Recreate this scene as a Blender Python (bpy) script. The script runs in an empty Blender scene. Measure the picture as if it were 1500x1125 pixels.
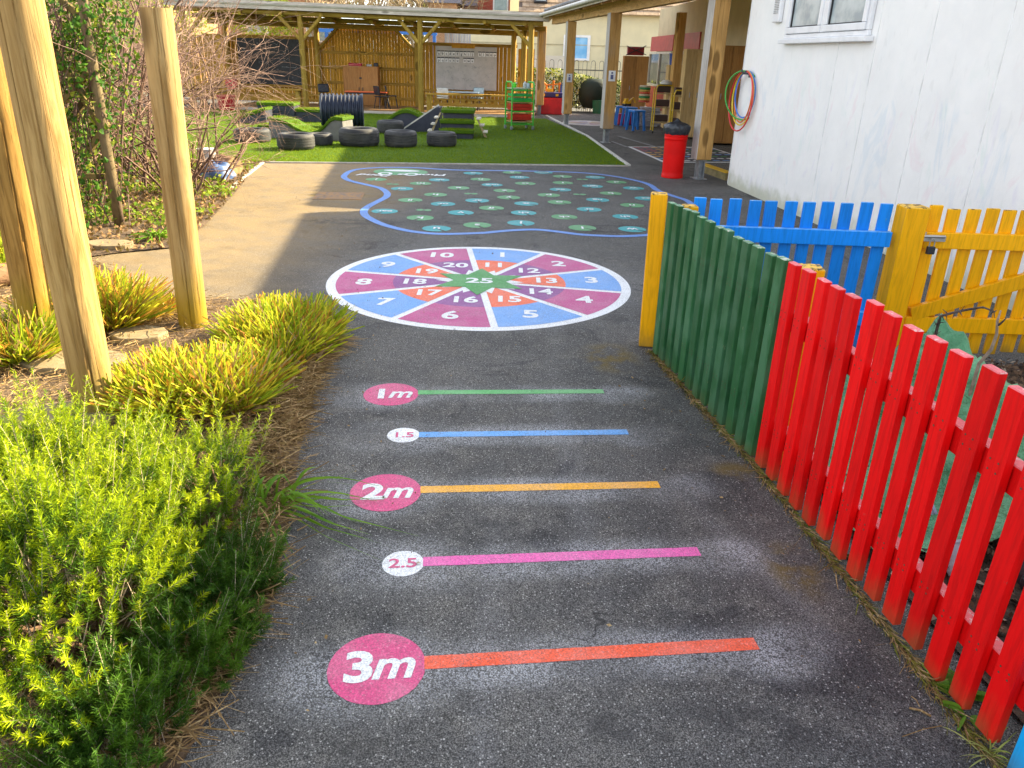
import bpy, bmesh, math, random
import numpy as np
from mathutils import Vector, Matrix
random.seed(7); rng = np.random.default_rng(11)
PI = math.pi; R_ = math.radians
S = bpy.context.scene; COL = S.collection

# ------------------------------------------------------------------ camera
F_, PT, RL, HC = 1117.36, 0.404377, 0.030071, 1.686
cam = bpy.data.cameras.new('camera'); co = bpy.data.objects.new('camera', cam); COL.objects.link(co)
r0 = Vector((1, 0, 0)); u0 = Vector((0, math.sin(PT), math.cos(PT))); fw = Vector((0, math.cos(PT), -math.sin(PT)))
rt = r0*math.cos(RL)+u0*math.sin(RL); up = -r0*math.sin(RL)+u0*math.cos(RL)
m = Matrix((rt, up, -fw)).transposed().to_4x4(); m.translation = Vector((0, 0, HC)); co.matrix_world = m
cam.lens = F_/1500*36; cam.sensor_width = 36; cam.clip_end = 600; cam.clip_start = 0.05
S.camera = co
# ------------------------------------------------------------------ sky, sun, exposure
EL, AZ = R_(28), R_(59.5)           # azimuth from +Y towards +X
w = bpy.data.worlds.new('World'); S.world = w; w.use_nodes = True
nt = w.node_tree; bg = nt.nodes['Background']; sk = nt.nodes.new('ShaderNodeTexSky')
sk.sky_type = 'NISHITA'; sk.sun_disc = False; sk.sun_elevation = EL; sk.sun_rotation = AZ
sk.air_density = 1.0; sk.dust_density = 1.5; sk.ozone_density = 1.0
hs_ = nt.nodes.new('ShaderNodeHueSaturation'); hs_.inputs['Saturation'].default_value = .34; nt.links.new(sk.outputs[0], hs_.inputs['Color'])
nt.links.new(hs_.outputs[0], bg.inputs[0]); bg.inputs[1].default_value = 0.095
sun = bpy.data.lights.new('sun', 'SUN'); so = bpy.data.objects.new('sun', sun); COL.objects.link(so)
sun.energy = 3.7; sun.angle = R_(0.53); sun.color = (1, 0.83, 0.52)
sd = Vector((math.sin(AZ)*math.cos(EL), math.cos(AZ)*math.cos(EL), math.sin(EL)))
so.rotation_euler = sd.to_track_quat('Z', 'Y').to_euler()
S.view_settings.view_transform = 'Standard'; S.view_settings.look = 'None'
S.view_settings.exposure = 2.52; S.view_settings.gamma = 1
S.render.engine = 'CYCLES'

# ------------------------------------------------------------------ pixel -> place helpers
def ray(px, py):
    x = (px-750)/F_; y = (py-562.5)/F_; c, s = math.cos(RL), math.sin(RL)
    X = c*x+s*y; Y = -s*x+c*y
    return Vector((X, math.cos(PT)-Y*math.sin(PT), -math.sin(PT)-Y*math.cos(PT)))
def G(px, py, z=0.0):
    d = ray(px, py); t = (z-HC)/d.z; return Vector((d.x*t, d.y*t, z))
def PY(px, py, Y):
    d = ray(px, py); t = Y/d.y; return Vector((d.x*t, Y, HC+d.z*t))

# ------------------------------------------------------------------ object helpers
def link(o, parent=None):
    COL.objects.link(o)
    if parent: o.parent = parent
    return o
def tag(o, label=None, cat=None, group=None, kind=None):
    if label: o['label'] = label
    if cat: o['category'] = cat
    if group: o['group'] = group
    if kind: o['kind'] = kind
    return o
def thing(name, label, cat, loc=(0, 0, 0), rz=0, group=None):
    o = bpy.data.objects.new(name, None); link(o); o.empty_display_size = .1
    o.location = loc; o.rotation_euler = (0, 0, rz)
    return tag(o, label, cat, group)
def dup(o, parent=None):
    c = o.copy(); link(c)
    if parent: c.parent = parent
    for ch in list(o.children): dup(ch, c)
    return c
def inst(name, me, parent, loc, rot=(0, 0, 0), sc=(1, 1, 1)):
    o = bpy.data.objects.new(name, me); link(o, parent); o.location = loc; o.rotation_euler = rot; o.scale = sc; return o

class MB:
    def __init__(s): s.v = []; s.f = []; s.mi = []
    def add(s, vs, fs, mi=0):
        n = len(s.v); s.v += [tuple(p) for p in vs]; s.f += [tuple(i+n for i in f) for f in fs]; s.mi += [mi]*len(fs); return s
    def box(s, c, d, rz=0, mi=0, rot=None):
        M = rot if rot else Matrix.Rotation(rz, 3, 'Z')
        vs = [Vector(c)+M @ Vector((x*d[0]/2, y*d[1]/2, z*d[2]/2)) for x, y, z in ((-1,-1,-1),(1,-1,-1),(1,1,-1),(-1,1,-1),(-1,-1,1),(1,-1,1),(1,1,1),(-1,1,1))]
        return s.add(vs, [(3,2,1,0),(4,5,6,7),(0,1,5,4),(1,2,6,5),(2,3,7,6),(3,0,4,7)], mi)
    def bar(s, a, b, w, h, mi=0, upv=(0, 0, 1)):
        a = Vector(a); b = Vector(b); x = (b-a).normalized(); y = Vector(upv).cross(x)
        if y.length < 1e-4: y = Vector((1, 0, 0)).cross(x)
        y.normalize(); z = x.cross(y)
        return s.box((a+b)/2, ((b-a).length, w, h), mi=mi, rot=Matrix((x, y, z)).transposed())
    def tube(s, pts, r, n=6, cap=True, mi=0, closed=False):
        pts = [Vector(p) for p in pts]; k = len(pts)
        if not hasattr(r, '__len__'): r = [r]*k
        vs = []; pu = None
        for i, p in enumerate(pts):
            if closed: t = pts[(i+1) % k]-pts[i-1]
            else: t = pts[min(i+1, k-1)]-pts[max(i-1, 0)]
            t.normalize()
            u = pu if pu else (Vector((0, 0, 1)) if abs(t.z) < .9 else Vector((1, 0, 0)))
            u = (u-t*u.dot(t)).normalized(); pu = u; q = t.cross(u)
            for j in range(n):
                a = 2*PI*j/n; vs.append(p+(u*math.cos(a)+q*math.sin(a))*r[i])
        fs = []
        for i in range(k if closed else k-1):
            for j in range(n):
                a = i*n+j; b = i*n+(j+1) % n; c = ((i+1) % k)*n+(j+1) % n; d = ((i+1) % k)*n+j
                fs.append((a, b, c, d))
        if cap and not closed: fs += [tuple(range(n))[::-1], tuple((k-1)*n+j for j in range(n))]
        return s.add(vs, fs, mi)
    def prism(s, poly, z0, z1, mi=0, M=None):
        n = len(poly); vs = [Vector((x, y, z0)) for x, y in poly]+[Vector((x, y, z1)) for x, y in poly]
        if M: vs = [M @ v for v in vs]
        return s.add(vs, [tuple(range(n))[::-1], tuple(range(n, 2*n))]+[(i, (i+1) % n, (i+1) % n+n, i+n) for i in range(n)], mi)
    def lathe(s, prof, n=24, c=(0, 0, 0), mi=0, closed=False):
        k = len(prof); vs = [(c[0]+r*math.cos(2*PI*j/n), c[1]+r*math.sin(2*PI*j/n), c[2]+z) for r, z in prof for j in range(n)]
        fs = [(i*n+j, i*n+(j+1) % n, ((i+1) % k)*n+(j+1) % n, ((i+1) % k)*n+j) for i in range(k if closed else k-1) for j in range(n)]
        if not closed:
            if prof[0][0] > 1e-4: fs.append(tuple(range(n))[::-1])
            if prof[-1][0] > 1e-4: fs.append(tuple((k-1)*n+j for j in range(n)))
        return s.add(vs, fs, mi)
    def mesh(s, name, mats, smooth=False, bevel=0, seg=1):
        me = bpy.data.meshes.new(name); me.from_pydata(s.v, [], s.f)
        for mm in (mats if isinstance(mats, (list, tuple)) else [mats]): me.materials.append(mm)
        me.polygons.foreach_set('material_index', s.mi)
        if bevel:
            b = bmesh.new(); b.from_mesh(me)
            bmesh.ops.bevel(b, geom=[e for e in b.edges if len(e.link_faces) == 2 and e.calc_face_angle(0) > .6], offset=bevel, segments=seg, affect='EDGES', profile=.6)
            b.to_mesh(me); b.free()
        if smooth: me.shade_smooth() if smooth is True else smooth_by(me, smooth)
        me.update(); return me
    def build(s, name, mats, parent=None, smooth=False, bevel=0, seg=1):
        return link(bpy.data.objects.new(name, s.mesh(name, mats, smooth, bevel, seg)), parent)
def smooth_by(me, ang):
    b = bmesh.new(); b.from_mesh(me)
    for f in b.faces: f.smooth = True
    for e in b.edges: e.smooth = not (len(e.link_faces) == 2 and e.calc_face_angle(0) > ang)
    b.to_mesh(me); b.free()
def fast(name, V, Fq, mats, parent=None, mi=None, smooth=False):
    V = np.asarray(V, np.float32); Fq = np.asarray(Fq, np.int32); k = Fq.shape[1]
    me = bpy.data.meshes.new(name); me.vertices.add(len(V)); me.vertices.foreach_set('co', V.ravel())
    me.loops.add(Fq.size); me.loops.foreach_set('vertex_index', Fq.ravel())
    me.polygons.add(len(Fq)); me.polygons.foreach_set('loop_start', np.arange(0, Fq.size, k, dtype=np.int32))
    for mm in (mats if isinstance(mats, (list, tuple)) else [mats]): me.materials.append(mm)
    if mi is not None: me.polygons.foreach_set('material_index', np.asarray(mi, np.int32))
    if smooth: me.polygons.foreach_set('use_smooth', np.ones(len(Fq), bool))
    me.update(calc_edges=True); me.validate()
    return link(bpy.data.objects.new(name, me), parent)
def unit(a): return a/np.maximum(np.linalg.norm(a, axis=-1, keepdims=True), 1e-9)
def strips(B, D, L, W, bend, prof, n=3):
    """N curved ribbons; prof(t) gives relative width. returns V, F"""
    B = np.asarray(B, float); N = len(B); D = unit(np.asarray(D, float)); L = np.broadcast_to(L, (N,)); W = np.broadcast_to(W, (N,))
    side = unit(np.cross(D, rng.normal(size=(N, 3)))); V = np.zeros((N, n+1, 2, 3))
    for i in range(n+1):
        t = i/n; c = B+D*(L*t)[:, None]+np.asarray(bend)*(t*t*L)[:, None]
        V[:, i, 0] = c-side*(W*prof(t)/2)[:, None]; V[:, i, 1] = c+side*(W*prof(t)/2)[:, None]
    base = (np.arange(N)*(n+1)*2)[:, None]
    Fs = np.concatenate([base+np.array([[2*i, 2*i+1, 2*i+3, 2*i+2]]) for i in range(n)], 1).reshape(-1, 4)
    return V.reshape(-1, 3), Fs
def leafquads(P, size, up_bias=.3):
    N = len(P); nrm = unit(rng.normal(size=(N, 3))+np.array([0, 0, up_bias])); a = unit(np.cross(nrm, rng.normal(size=(N, 3)))); b = np.cross(nrm, a)
    s = np.broadcast_to(size, (N,))[:, None]*rng.uniform(.6, 1.3, (N, 1))
    V = np.stack([P-a*s, P+b*s*.55+nrm*s*.12, P+a*s, P-b*s*.55+nrm*s*.12], 1).reshape(-1, 3)
    return V, np.arange(4*N).reshape(-1, 4)

# ------------------------------------------------------------------ materials
def mat_base(name):
    mt = bpy.data.materials.new(name); mt.use_nodes = True; n = mt.node_tree
    return mt, n, n.nodes['Principled BSDF'], n.links
def nd(n, t, **kw):
    o = n.nodes.new(t)
    for k, v in kw.items():
        if isinstance(v, (int, float, tuple, list)) and k in [i.name for i in o.inputs]: o.inputs[k].default_value = v
        else: setattr(o, k, v)
    return o
def mixc(n, f, a, b, mode='MIX'):
    o = n.nodes.new('ShaderNodeMix'); o.data_type = 'RGBA'; o.blend_type = mode; o.clamp_factor = True
    for sock, v in ((o.inputs[0], f), (o.inputs[6], a), (o.inputs[7], b)):
        if isinstance(v, (int, float)): sock.default_value = v
        elif isinstance(v, (tuple, list)): sock.default_value = (*v[:3], 1)
        else: n.links.new(v, sock)
    return o.outputs[2]
def math_(n, op, a, b=0.0, c=0.0, clamp=False):
    o = n.nodes.new('ShaderNodeMath'); o.operation = op; o.use_clamp = clamp
    for i, v in enumerate((a, b, c)):
        if isinstance(v, (int, float)): o.inputs[i].default_value = v
        else: n.links.new(v, o.inputs[i])
    return o.outputs[0]
def mrange(n, v, a, b, c=0.0, d=1.0, smooth=True):
    o = n.nodes.new('ShaderNodeMapRange'); o.interpolation_type = 'SMOOTHSTEP' if smooth else 'LINEAR'
    n.links.new(v, o.inputs[0]); o.inputs[1].default_value = a; o.inputs[2].default_value = b; o.inputs[3].default_value = c; o.inputs[4].default_value = d
    return o.outputs[0]
def coords(n, scale=(1, 1, 1), rnd=True, world=False):
    tc = n.nodes.new('ShaderNodeTexCoord'); mp = n.nodes.new('ShaderNodeMapping'); mp.inputs['Scale'].default_value = scale
    if world:
        g = n.nodes.new('ShaderNodeNewGeometry'); n.links.new(g.outputs['Position'], mp.inputs[0])
    else: n.links.new(tc.outputs['Object'], mp.inputs[0])
    if rnd and not world:
        oi = n.nodes.new('ShaderNodeObjectInfo'); mu = math_(n, 'MULTIPLY', oi.outputs['Random'], 37.0)
        cx = n.nodes.new('ShaderNodeCombineXYZ'); n.links.new(mu, cx.inputs[0]); n.links.new(mu, cx.inputs[2])
        n.links.new(cx.outputs[0], mp.inputs['Location'])
    return mp.outputs[0]
def noise(n, co_, scale, detail=4, rough=.55, dist=0.0):
    o = n.nodes.new('ShaderNodeTexNoise'); n.links.new(co_, o.inputs['Vector'])
    o.inputs['Scale'].default_value = scale; o.inputs['Detail'].default_value = detail; o.inputs['Roughness'].default_value = rough; o.inputs['Distortion'].default_value = dist
    return o.outputs['Fac']
def bump(n, h, strength, dist=.01, prev=None):
    o = n.nodes.new('ShaderNodeBump'); n.links.new(h, o.inputs['Height']); o.inputs['Strength'].default_value = strength; o.inputs['Distance'].default_value = dist
    if prev: n.links.new(prev, o.inputs['Normal'])
    return o.outputs[0]
_mc = {}
def M(name, col, col2=None, rough=.6, scale=6, contrast=(.35, .65), bmp=.15, bscale=40, bd=.005, stretch=(1, 1, 1), metal=0, rand=.12, speck=None, spec=.5, trans=0, alpha=1, emit=None):
    if name in _mc: return _mc[name]
    mt, n, p, l = mat_base(name); c = coords(n, stretch)
    f = mrange(n, noise(n, c, scale), *contrast)
    out = mixc(n, f, col, col2 if col2 else tuple(x*.8 for x in col))
    if speck:                               # (colour, scale, threshold)
        s = mrange(n, noise(n, c, speck[1], 3), speck[2], speck[2]+.05); out = mixc(n, s, out, speck[0])
    if rand:
        oi = n.nodes.new('ShaderNodeObjectInfo'); v = mrange(n, oi.outputs['Random'], 0, 1, 1-rand, 1+rand, False)
        h = n.nodes.new('ShaderNodeHueSaturation'); l.new(v, h.inputs['Value']); l.new(out, h.inputs['Color']); out = h.outputs[0]
    l.new(out, p.inputs['Base Color']); p.inputs['Roughness'].default_value = rough; p.inputs['Metallic'].default_value = metal
    p.inputs['Specular IOR Level'].default_value = spec
    if bmp: l.new(bump(n, noise(n, c, bscale, 4), bmp, bd), p.inputs['Normal'])
    if trans: p.inputs['Transmission Weight'].default_value = trans
    if emit: p.inputs['Emission Color'].default_value = (*emit[0], 1); p.inputs['Emission Strength'].default_value = emit[1]
    _mc[name] = mt; return mt
def wood(name, col, dark, axis='Z', gs=1.0, algae=None, knots=True, rough=.75, crack=True, grey=None):
    mt, n, p, l = mat_base(name)
    st = {'Z': (1, 1, .07), 'X': (.07, 1, 1), 'Y': (1, .07, 1)}[axis]
    c = coords(n, st); g1 = noise(n, c, 26*gs, 6, .6, 1.2); g2 = noise(n, c, 110*gs, 4, .6)
    f = mrange(n, g1, .35, .68); out = mixc(n, f, col, dark)
    out = mixc(n, math_(n, 'MULTIPLY', mrange(n, g2, .5, .75), .45), out, tuple(x*.6 for x in dark))
    c2 = coords(n, tuple(.35 if s < 1 else 1 for s in st))
    big = noise(n, c2, 3.0*gs, 3); out = mixc(n, math_(n, 'MULTIPLY', mrange(n, big, .45, .7), .45), out, tuple(x*.72 for x in col))
    if knots:
        v = n.nodes.new('ShaderNodeTexVoronoi'); l.new(c2, v.inputs['Vector']); v.inputs['Scale'].default_value = 3.4*gs
        k = mrange(n, v.outputs['Distance'], .13, .21, 1, 0); halo = mrange(n, v.outputs['Distance'], .20, .36, 1, 0); out = mixc(n, math_(n, 'MULTIPLY', halo, .35), out, tuple(min(1, x*1.35) for x in col)); out = mixc(n, math_(n, 'MULTIPLY', k, .8), out, tuple(x*.38 for x in dark))
    if grey: out = mixc(n, math_(n, 'MULTIPLY', mrange(n, noise(n, c2, 2.2*gs, 4), .52, .66), .6), out, grey)
    if algae:                                # (colour, z0, z1) green growth near the damp foot
        tc = n.nodes.new('ShaderNodeTexCoord'); sp = n.nodes.new('ShaderNodeSeparateXYZ'); l.new(tc.outputs['Object'], sp.inputs[0])
        zz = math_(n, 'ADD', sp.outputs[2], math_(n, 'MULTIPLY', noise(n, c2, 5, 4), .35))
        a = mrange(n, zz, algae[1]+.17, algae[2]+.17, .85, 0); out = mixc(n, a, out, algae[0])
    c3 = coords(n, tuple(.018 if s_ < 1 else 1 for s_ in st)); g3 = noise(n, c3, 75*gs, 3, .5, .3); chk = mrange(n, g3, .60, .66); out = mixc(n, math_(n, 'MULTIPLY', chk, .55), out, tuple(x*.30 for x in dark))
    g4 = mrange(n, noise(n, coords(n, tuple(.25 if s_ < 1 else 1 for s_ in st)), 9*gs, 6, .7), .5, .72); out = mixc(n, math_(n, 'MULTIPLY', g4, .35), out, tuple(x*.5+.02 for x in col))
    oi = n.nodes.new('ShaderNodeObjectInfo'); vv = mrange(n, oi.outputs['Random'], 0, 1, .85, 1.15, False)
    h = n.nodes.new('ShaderNodeHueSaturation'); l.new(vv, h.inputs['Value']); l.new(out, h.inputs['Color'])
    l.new(h.outputs[0], p.inputs['Base Color']); p.inputs['Roughness'].default_value = rough; p.inputs['Specular IOR Level'].default_value = .12
    l.new(bump(n, g2, .35, .004, bump(n, g1, .5, .008, bump(n, math_(n, 'SUBTRACT', 1.0, chk), .5, .006))), p.inputs['Normal'])
    return mt
def painted(name, col, under=(.35, .25, .13), rough=.45, wear=.64, dirt=True, gz=0.12, dull=None):
    """gloss paint brushed on timber: grain showing, scuffs, grime at the foot"""
    mt, n, p, l = mat_base(name); c = coords(n, (1, 1, .09)); c2 = coords(n, (1, 1, .5))
    g = noise(n, c, 60, 5, .6, .6)
    out = mixc(n, mrange(n, g, .4, .7), col, tuple(x*.78 for x in col))
    if dull: out = mixc(n, mrange(n, noise(n, c2, 9, 5), .42, .62), out, dull)
    w1 = mrange(n, noise(n, c2, 30, 6, .7), wear, wear+.05); out = mixc(n, w1, out, under)
    if dirt:
        tc = n.nodes.new('ShaderNodeTexCoord'); sp = n.nodes.new('ShaderNodeSeparateXYZ'); l.new(tc.outputs['Object'], sp.inputs[0])
        zz = math_(n, 'ADD', sp.outputs[2], math_(n, 'MULTIPLY', noise(n, c2, 12, 4), .25))
        a = mrange(n, zz, gz, gz+.22, .8, 0); out = mixc(n, a, out, (.12, .11, .04))
    oi = n.nodes.new('ShaderNodeObjectInfo'); vv = mrange(n, oi.outputs['Random'], 0, 1, .82, 1.12, False)
    h = n.nodes.new('ShaderNodeHueSaturation'); l.new(vv, h.inputs['Value']); l.new(out, h.inputs['Color'])
    l.new(h.outputs[0], p.inputs['Base Color']); p.inputs['Roughness'].default_value = rough; p.inputs['Specular IOR Level'].default_value = .22
    l.new(bump(n, g, .3, .003), p.inputs['Normal']); return mt
def foliage(name, cols, scale=3.0, rough=.5, trans=.35, fine=40):
    mt, n, p, l = mat_base(name); c = coords(n, world=True)
    f = noise(n, c, scale, 3); out = mixc(n, mrange(n, f, .35, .65), cols[0], cols[1])
    if len(cols) > 2: out = mixc(n, mrange(n, noise(n, c, fine, 2), .52, .66), out, cols[2])
    l.new(out, p.inputs['Base Color']); p.inputs['Roughness'].default_value = max(rough, .55); p.inputs['Specular IOR Level'].default_value = .14
    tr = n.nodes.new('ShaderNodeBsdfTranslucent'); l.new(mixc(n, .3, out, (.5, .6, .05)), tr.inputs[0]); mx = n.nodes.new('ShaderNodeMixShader'); mx.inputs[0].default_value = trans
    l.new(p.outputs[0], mx.inputs[1]); l.new(tr.outputs[0], mx.inputs[2]); l.new(mx.outputs[0], n.nodes['Material Output'].inputs[0])
    return mt

# markings: positions shared by the asphalt (overspray) and the paint
TC = Vector((-.288, 6.042, 0)); TR = 1.222
LINES = [('1m', (573, 577.5), (613, 575), (884, 573.5), (.10, .42, .12), 'green'),
         ('1.5', (591, 637.5), (614, 637), (919.5, 633), (.13, .38, .80), 'blue'),
         ('2m', (565, 721), (616, 717.5), (965.5, 710), (.88, .42, .015), 'yellow'),
         ('2.5', (590.5, 825.5), (620, 823), (1024, 808), (.80, .12, .42), 'pink'),
         ('3m', (552, 977.5), (624, 971), (1108, 943), (.85, .10, .03), 'orange')]
def ellmask(n, pos, ex, inner, outer):
    res = None
    for (cx, cy, rx, ry, rz) in ex:
        mp = n.nodes.new('ShaderNodeMapping'); mp.vector_type = 'TEXTURE'; mp.inputs['Location'].default_value = (cx, cy, 0)
        mp.inputs['Rotation'].default_value = (0, 0, rz); mp.inputs['Scale'].default_value = (rx, ry, 1e6); n.links.new(pos, mp.inputs[0])
        ln = n.nodes.new('ShaderNodeVectorMath'); ln.operation = 'LENGTH'; n.links.new(mp.outputs[0], ln.inputs[0])
        v = mrange(n, ln.outputs['Value'], inner, outer, 1, 0); res = v if res is None else math_(n, 'MAXIMUM', res, v)
    return res
def asphalt_mat(name='asphalt', full=True):
    mt, n, p, l = mat_base(name); g = n.nodes.new('ShaderNodeNewGeometry'); pos = g.outputs['Position']
    big = noise(n, pos, .9, 5, .6); mid = noise(n, pos, 6, 5, .65); fine = noise(n, pos, 210, 2, .5)
    out = mixc(n, mrange(n, big, .35, .65), (.108, .107, .105), (.165, .161, .155))
    out = mixc(n, mrange(n, mid, .35, .7), out, (.185, .180, .180), 'MIX') if False else mixc(n, math_(n, 'MULTIPLY', mrange(n, mid, .42, .7), .6), out, (.235, .225, .205))
    out = mixc(n, math_(n, 'MULTIPLY', mrange(n, noise(n, pos, 1.7, 4, .6, 1.5), .57, .66), .6), out, (.055, .055, .060))   # tarry patches
    va = n.nodes.new('ShaderNodeTexVoronoi'); l.new(pos, va.inputs['Vector']); va.inputs['Scale'].default_value = 250
    sa = n.nodes.new('ShaderNodeSeparateColor'); l.new(va.outputs['Color'], sa.inputs[0]); agg = mrange(n, sa.outputs[1], 0, 1, .62, 1.42, False)
    edge = mrange(n, va.outputs['Distance'], .35, .75, 1.0, .35); agg = math_(n, 'MULTIPLY', agg, edge)
    vm = n.nodes.new('ShaderNodeVectorMath'); vm.operation = 'SCALE'; l.new(out, vm.inputs[0]); l.new(agg, vm.inputs['Scale']); out = vm.outputs[0]
    v = n.nodes.new('ShaderNodeTexVoronoi'); l.new(pos, v.inputs['Vector']); v.inputs['Scale'].default_value = 150
    sp = n.nodes.new('ShaderNodeSeparateColor'); l.new(v.outputs['Color'], sp.inputs[0])
    stone = math_(n, 'MULTIPLY', mrange(n, sp.outputs[0], .86, .95), mrange(n, v.outputs['Distance'], .25, .55, 1, 0))
    out = mixc(n, math_(n, 'MULTIPLY', stone, .8), out, (.50, .49, .47))
    pit = mrange(n, fine, .30, .46, 1, 0); out = mixc(n, math_(n, 'MULTIPLY', pit, .85), out, (.018, .018, .02))
    # worn brown / sandy dust swept towards the beds
    dust = ellmask(n, pos, [(-4.0, 8.5, 2.7, 7.0, .1), (-3.2, 10.8, 2.3, 4.5, 0), (-2.4, 3.6, 1.35, 3.0, 0)], .45, 1.05)
    dn = mrange(n, noise(n, pos, 3.0, 5, .65), .25, .75, .55, 1.0)
    out = mixc(n, math_(n, 'MULTIPLY', math_(n, 'MULTIPLY', dust, dn), .72), out, (.31, .215, .095))
    moss = ellmask(n, pos, [(1.02, 3.02, .14, .10, 0), (.60, 4.4, .2, .3, 0), (-2.35, 9.9, .5, .35, 0), (1.05, 2.3, .12, .2, 0)], .3, 1.1)
    out = mixc(n, math_(n, 'MULTIPLY', math_(n, 'MULTIPLY', moss, mrange(n, mid, .42, .6)), .7), out, (.16, .11, .02))
    # white overspray round the markings
    ex = []
    for t, c, a, b, col, nm in LINES:
        A, B, C = G(*a), G(*b), G(*c); mm = (B+C)/2; rz = math.atan2(B.y-A.y, B.x-A.x); ex.append((mm.x+.02, mm.y-.01, (B-C).length/2+.40, .15, rz))
        ex.append((C.x-.02, C.y-.02, .38, .24, rz)); ex.append((B.x+.08, B.y-.03, .24, .16, rz+.2))
    ex.append((TC.x, TC.y, TR+.30, TR+.30, 0))
    spray = ellmask(n, pos, ex, .35, 1.0)
    ss = math_(n, 'MULTIPLY', spray, mrange(n, noise(n, pos, 2.2, 4), .30, .68, .15, 1))
    grain = mrange(n, math_(n, 'MULTIPLY', math_(n, 'ADD', sa.outputs[2], noise(n, pos, 230, 2, .6)), .5), .42, .66); amt = math_(n, 'MULTIPLY', ss, math_(n, 'MULTIPLY_ADD', grain, .60, .04), clamp=True)
    out = mixc(n, math_(n, 'MULTIPLY', amt, 1.0), out, (.60, .62, .66))
    strk = ellmask(n, pos, [(.28, 3.1, .09, 1.6, .04), (.30, 5.2, .10, 1.1, -.05), (.93, 2.3, .08, .8, .35), (-.05, 1.9, .08, 1.2, 0)], .2, 1.0)
    out = mixc(n, math_(n, 'MULTIPLY', math_(n, 'MULTIPLY', strk, grain), .12), out, (.55, .56, .6))
    wet = ellmask(n, pos, [(G(930, 1075).x, G(930, 1075).y, .17, .055, .1), (G(885, 1060).x, G(885, 1060).y, .07, .05, .4), (G(1120, 1060).x, G(1120, 1060).y, .24, .07, -.2), (G(545, 1100).x, G(545, 1100).y, .2, .05, 0), (G(730, 765).x, G(730, 765).y, .12, .05, 0), (-.62, 5.0, .5, .12, .3), (.75, 5.2, .35, .2, 0), (-1.7, 8.3, .9, .22, .1), (.9, 8.1, .5, .2, 0)], .35, 1.1)
    out = mixc(n, math_(n, 'MULTIPLY', math_(n, 'MULTIPLY', wet, mrange(n, noise(n, pos, 9, 5, .7), .42, .55)), .5), out, (.035, .035, .036))
    # hairline cracks
    wv = n.nodes.new('ShaderNodeVectorMath'); wv.operation = 'ADD'; nn = n.nodes.new('ShaderNodeTexNoise'); nn.inputs['Scale'].default_value = 4; l.new(pos, nn.inputs['Vector'])
    sc = n.nodes.new('ShaderNodeVectorMath'); sc.operation = 'SCALE'; sc.inputs['Scale'].default_value = .35; l.new(nn.outputs['Color'], sc.inputs[0]); l.new(pos, wv.inputs[0]); l.new(sc.outputs[0], wv.inputs[1])
    vc = n.nodes.new('ShaderNodeTexVoronoi'); vc.feature = 'DISTANCE_TO_EDGE'; vc.inputs['Scale'].default_value = 1.6; l.new(wv.outputs[0], vc.inputs['Vector'])
    ck = math_(n, 'MULTIPLY', mrange(n, vc.outputs['Distance'], .001, .006, 1, 0), mrange(n, noise(n, pos, .7, 2), .56, .62))
    out = mixc(n, math_(n, 'MULTIPLY', ck, .7), out, (.02, .02, .02))
    l.new(out, p.inputs['Base Color']); p.inputs['Specular IOR Level'].default_value = .18
    l.new(mrange(n, mid, .3, .7, .62, .88), p.inputs['Roughness'])
    b1 = bump(n, fine, .6, .004, bump(n, edge, .5, .004)); b2 = bump(n, stone, .25, .003, b1); b3 = bump(n, math_(n, 'SUBTRACT', 1.0, ck), .4, .005, b2)
    l.new(b3, p.inputs['Normal']); return mt
def paintmat(name, col, worn=.30, mott=.18):
    if name in _mc: return _mc[name]
    mt, n, p, l = mat_base(name); g = n.nodes.new('ShaderNodeNewGeometry'); pos = g.outputs['Position']
    fine = noise(n, pos, 210, 2, .5); mid = noise(n, pos, 5, 5, .65)
    out = mixc(n, mrange(n, mid, .35, .7), col, tuple(min(1, x*(1-mott)+.75*mott*.75) for x in col))
    out = mixc(n, math_(n, 'MULTIPLY', mrange(n, noise(n, pos, 90, 3), .56, .68), .35), out, tuple(min(.9, x*.6+.36) for x in col))
    va = n.nodes.new('ShaderNodeTexVoronoi'); l.new(pos, va.inputs['Vector']); va.inputs['Scale'].default_value = 190
    sa = n.nodes.new('ShaderNodeSeparateColor'); l.new(va.outputs['Color'], sa.inputs[0]); agg = mrange(n, sa.outputs[1], 0, 1, .80, 1.10, False)
    vm = n.nodes.new('ShaderNodeVectorMath'); vm.operation = 'SCALE'; l.new(out, vm.inputs[0]); l.new(agg, vm.inputs['Scale']); out = vm.outputs[0]
    thin = mrange(n, noise(n, pos, 2.6, 5, .7), .42, .62, 0, .10)
    pit = mrange(n, math_(n, 'SUBTRACT', fine, thin), worn-.05, worn+.11, 1, 0); gap = math_(n, 'MULTIPLY', mrange(n, va.outputs['Distance'], .55, .8), .45); pit = math_(n, 'MAXIMUM', pit, gap)
    out = mixc(n, math_(n, 'MULTIPLY', pit, .75), out, (.05, .05, .055))
    l.new(out, p.inputs['Base Color']); p.inputs['Roughness'].default_value = .6; p.inputs['Specular IOR Level'].default_value = .4
    l.new(bump(n, fine, .4, .003), p.inputs['Normal']); _mc[name] = mt; return mt
ASPH = asphalt_mat()
P_WHITE = paintmat('paint_white', (.80, .82, .84), .27, .05); P_PINK = paintmat('paint_pink', (.66, .07, .22), .27, .16)
P_TPINK = paintmat('paint_target_pink', (.50, .065, .24), .27, .14); P_BLUE = paintmat('paint_blue', (.15, .36, .76), .27, .14); P_ORANGE = paintmat('paint_orange', (.82, .14, .05), .27, .12)
P_PURPLE = paintmat('paint_purple', (.25, .055, .26), .27, .12); P_GREEN = paintmat('paint_green', (.05, .30, .06), .27, .1)
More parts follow.
